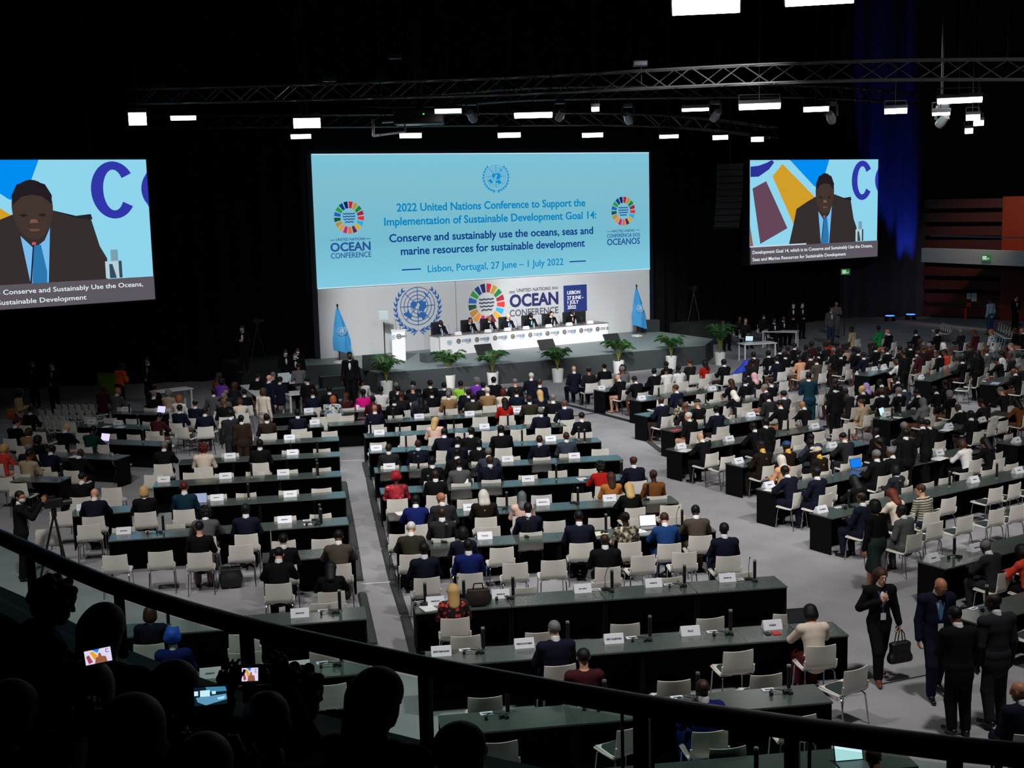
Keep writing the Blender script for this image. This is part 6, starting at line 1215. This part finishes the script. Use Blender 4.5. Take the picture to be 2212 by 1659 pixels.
tag(sweep([(-.14, ZL - .03), (.16, ZL - .03), (.16, ZL), (-.14, ZL)]).obj('trim_5', LEDGE), kind='structure')
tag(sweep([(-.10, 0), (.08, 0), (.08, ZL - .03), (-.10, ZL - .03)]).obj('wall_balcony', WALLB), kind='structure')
TREAD, RISE, ZT0 = .85, .30, 3.30
mb = MB()
prof = [(.08, 0), (.08, ZT0)]
for k in range(8): prof += [(.08 + TREAD * (k + 1), ZT0 + RISE * k), (.08 + TREAD * (k + 1), ZT0 + RISE * (k + 1))]
prof = prof[:-1] + [(.08 + TREAD * 8, 0)]
fl = MB()
for k in range(8):                                        # stepped seating floor following the rail
    a0, a1, z = .08 + TREAD * k, .08 + TREAD * (k + 1), ZT0 + RISE * k
    rows = []
    for i in range(len(RC)): rows.append([(RC[i] + NRM[i] * min(a, 6.2)).to_2d().to_tuple() + (zz,) for a, zz in ((a0, z - .6), (a0, z), (a1, z), (a1, z - .6))])
    fl.grid(rows, close=True)
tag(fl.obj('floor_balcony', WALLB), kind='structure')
def tread_z(P):
    off = min(((P - p).to_2d().length for p in RC)); return ZT0 + RISE * max(0, min(7, int((off - .08) / TREAD)))
def seat_spot(px, py, hz, D0, D1):
    best = None
    for i in range(200):
        D = D0 + (D1 - D0) * i / 199; P = atd(px, py, D); e = abs(P.z - hz - tread_z(P)); e += abs(D - (D0 + D1) / 2) * .02
        if best is None or e < best[0]: best = (e, P)
    P = best[1]; return P, P.z - hz
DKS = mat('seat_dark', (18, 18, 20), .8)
def balcony_person(px, py, D, yaw, label, hands=None, res=.0105, cloth='bk', hair='short', hc='k', skin='m', hcol=None, lean=.08, pitch=.15, headyaw=0, w=1.0, curl=.6, spread=1.0):
    J = J_seat(lean, pitch, headyaw, 'lap', w); hz = J['head'][2] + .118; P, fz = seat_spot(px, py, hz, D - .35, D + .35)
    R_ = Matrix.Rotation(yaw, 4, 'Z'); ho = R_ @ Vector((0, float(J['head'][1]), 0)); base = Matrix.Translation((P.x - ho.x, P.y - ho.y, fz)) @ R_; inv = base.inverted(); J['curl'] = curl; J['spread'] = spread
    if hands:
        for i, hnd in enumerate(hands):
            if hnd is None: continue
            wpt, dr, nm = hnd; q = np.array(inv @ Vector(wpt)); s_ = J['sh'][i]; v = q - s_; L = np.linalg.norm(v)
            if L > .52: q = s_ + v / L * .52; v = q - s_; L = .52
            mid = (s_ + q) / 2; pole = V3((1 if i else -1) * .5, -.1, -1); pole -= v * (pole @ v) / (v @ v); pole /= np.linalg.norm(pole); J['el'][i] = mid + pole * math.sqrt(max(0, .275 ** 2 - (L / 2) ** 2))
            J['wr'][i] = q; rot = np.array(R_.to_3x3().inverted()); J['hd'][i] = rot @ np.array(dr, float); J['hn'][i] = rot @ np.array(nm, float)
    f = Fig('b', J, res); o = person(f, base, cloth, hair, hc, skin, hcol=hcol); tag(o, label, 'person')
    st_ = empty('auditorium_seat', tuple(base.translation), yaw); tag(st_, 'dark seat of the balcony ' + ' '.join(label.replace(',', '').split()[:8]), 'seat', 'dark seats on the balcony')
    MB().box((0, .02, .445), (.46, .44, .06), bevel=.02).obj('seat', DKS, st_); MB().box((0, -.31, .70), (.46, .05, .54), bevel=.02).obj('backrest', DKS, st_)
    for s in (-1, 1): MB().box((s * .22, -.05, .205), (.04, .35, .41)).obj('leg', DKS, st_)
    return o, f, base
def phone(px, D, w, h, label, pic, name='smartphone', tilt=0.0, face_=0.0):
    P = atd(*px, D); o = empty(name); fw = Vector((P.x, P.y, 0)).normalized(); a = math.atan2(fw.y, fw.x) - PI / 2 + face_
    o.matrix_world = Matrix.Translation(P) @ Matrix.Rotation(a, 4, 'Z') @ Matrix.Rotation(PI / 2 - .35, 4, 'X') @ Matrix.Rotation(tilt, 4, 'Z'); tag(o, label, 'phone' if name == 'smartphone' else 'camera')
    MB().box((0, 0, -.005), (w + .014, h + .010, .010), bevel=.003).obj('case', BLKP, o); mb = MB(); ms = []
    for k, (key, c, pl) in enumerate(pic):
        m = emis('phone_' + key, c, 1.0)
        if m not in ms: ms.append(m)
        mb.prism([((x - .5) * w, (.5 - y) * h) for x, y in pl], .0004 * k, .0006 + .0004 * k, ms.index(m))
    mb.obj('display', ms, o); return o, P
SP = [('bg', (222, 214, 240), [(0, 0), (1, 0), (1, 1), (0, 1)]), ('blue', (30, 130, 240), [(.30, 0), (.58, 0), (.5, .25), (.45, .22)]), ('or', (240, 160, 30), [(.2, .15), (.32, .1), (.5, .5), (.36, .75)]), ('br', (160, 70, 84), [(.05, .4), (.16, .32), (.28, .85), (.12, .95)]), ('man', (150, 92, 66), [(.34, 1), (.40, .62), (.50, .55), (.52, .3), (.60, .3), (.63, .55), (.78, .6), (.82, 1)]), ('ring', (90, 90, 170), [(.80, .1), (.92, .1), (.92, .36), (.80, .36)]), ('ringin', (222, 214, 240), [(.83, .15), (.95, .15), (.95, .31), (.83, .31)])]
HL = [('hbg', (14, 30, 44), [(0, 0), (1, 0), (1, 1), (0, 1)]), ('hsky', (64, 128, 160), [(.35, .0), (.95, .05), (1, .3), (.4, .3)]), ('hfloor', (90, 150, 180), [(.05, .55), (.98, .45), (1, .75), (.6, .9), (.35, 1), (.1, .8)]), ('hscr', (196, 236, 250), [(.18, .18), (.48, .18), (.48, .52), (.18, .52)]), ('hscr', (196, 236, 250), [(.0, .2), (.12, .2), (.12, .45), (.0, .45)]), ('hscr', (196, 236, 250), [(.54, .25), (.66, .25), (.66, .42), (.54, .42)]), ('hlight', (160, 220, 250), [(.7, .62), (.95, .55), (.9, .72), (.72, .74)])]
ph1, p1 = phone((212, 1417), 4.75, .097, .053, 'small phone showing the speaker in a bright picture at left', SP, tilt=.08)
ph2, p2 = phone((455, 1503), 4.5, .116, .065, 'phone with a bright blue picture of the hall', HL, tilt=-.03)
ph3, p3 = phone((16, 1541), 5.0, .135, .062, 'phone glowing blue at the bottom left corner', [('b3', (70, 130, 196), [(0, 0), (1, 0), (1, 1), (0, 1)]), ('b4', (150, 190, 214), [(.5, 0), (1, 0), (1, .5), (.6, .6)])], tilt=.5)
cm_, p4 = phone((540, 1457), 4.8, .062, .050, 'compact camera held up with a lit picture on its back', SP, 'compact_camera', tilt=-.06)
MB().box((.012, 0, -.03), (.165, .078, .05), bevel=.008).tube((0, 0, -.055), (0, 0, -.10), .03, n=16).obj('camera_body', BLKP, cm_); MB().tube((.055, .008, -.004), (.055, .008, .001), .009, n=12).tube((.078, -.002, -.004), (.078, -.002, .001), .009, n=12).obj('button', mat('button_white', (220, 220, 226), .3), cm_)
E_ = lambda p, dx, dy, dz: (p.x + dx, p.y + dy, p.z + dz)
balcony_person(118, 1256, 6.4, -1.0, 'person with tousled greying hair in dark jacket on the balcony at left, in profile', hair='curly', hc='k', skin='t', hcol=(34, 34, 34), w=1.12, pitch=.35, lean=.15)
balcony_person(224, 1308, 5.5, -.25, 'person with long straight dark hair on the balcony behind the small phone', None, hair='long', hc='k', skin='m', hcol=(16, 13, 13), curl=.55)
balcony_person(190, 1434, 4.9, -.1, 'person with a beige headscarf on the balcony', hair='scarf', skin='t', hcol=(150, 144, 126), cloth='dk')
balcony_person(375, 1432, 5.0, -.15, 'person with straight brown hair on the balcony left of the bright blue phone', None, hair='bob', hc='n', skin='m', hcol=(34, 20, 16), cloth='dk')
balcony_person(575, 1500, 4.3, -.05, 'person with dark hair on the balcony raising a compact camera', ((E_(p4, -.10, -.02, -.09), (.3, .1, .9), (.5, 1, 0)), (E_(p4, .13, -.02, -.07), (-.15, .1, 1), (-.5, 1, 0))), hair='short', hc='k', skin='m', curl=.5, spread=1.15)
balcony_person(648, 1450, 5.2, -.9, 'person with curly brown hair in profile on the balcony', hair='curly', hc='n', skin='t', hcol=(44, 30, 22), cloth='dk')
balcony_person(812, 1448, 4.5, -.35, 'person with long dark hair on the balcony, largest head in the foreground', hair='long', hc='k', skin='m', hcol=(20, 14, 13), cloth='dk', headyaw=-.35)
balcony_person(985, 1565, 4.2, -.25, 'person with reddish dark hair and earring on the balcony at the bottom edge', hair='short', hc='r', skin='m', hcol=(36, 20, 16), headyaw=-.5)
balcony_person(285, 1506, 4.1, -.1, 'person in grey satin jacket on the balcony filming with a small phone', ((E_(p1, -.075, -.05, -.10), (.35, .1, .9), (.4, 1, 0)), (E_(p1, .10, -.05, -.11), (-.1, .15, 1), (-.4, 1, 0))), hair='bob', hc='k', skin='m', hcol=(14, 12, 12), cloth='ga', w=1.1)
balcony_person(22, 1478, 5.2, -.3, 'person with dark hair on the balcony at the left corner with a glowing phone', ((E_(p3, -.05, -.03, -.09), (.3, .2, .9), (.4, 1, 0)), None), hair='bob', hc='n', skin='m', cloth='mr', pitch=.5)

balcony_person(440, 1590, 3.9, -.05, 'person with short dark hair on the balcony at the bottom edge filming with a bright phone', ((E_(p2, -.09, -.05, -.09), (.4, .1, .9), (.3, 1, 0)), (E_(p2, .09, -.05, -.09), (-.4, .1, .9), (-.3, 1, 0))), hair='short', hc='k', skin='m', cloth='dk')
for o in COL.objects:                                     # keep every label within sixteen words
    l = o.get('label')
    if l:
        for a, b in ((' from balcony', ''), (' with gold collar', ''), (' table row', ' row'), ('person, ', ''), ('upright ', ''), (' with', ',')):
            if len(l.replace('-', ' ').split()) > 16: l = l.replace(a, b)
        o['label'] = l
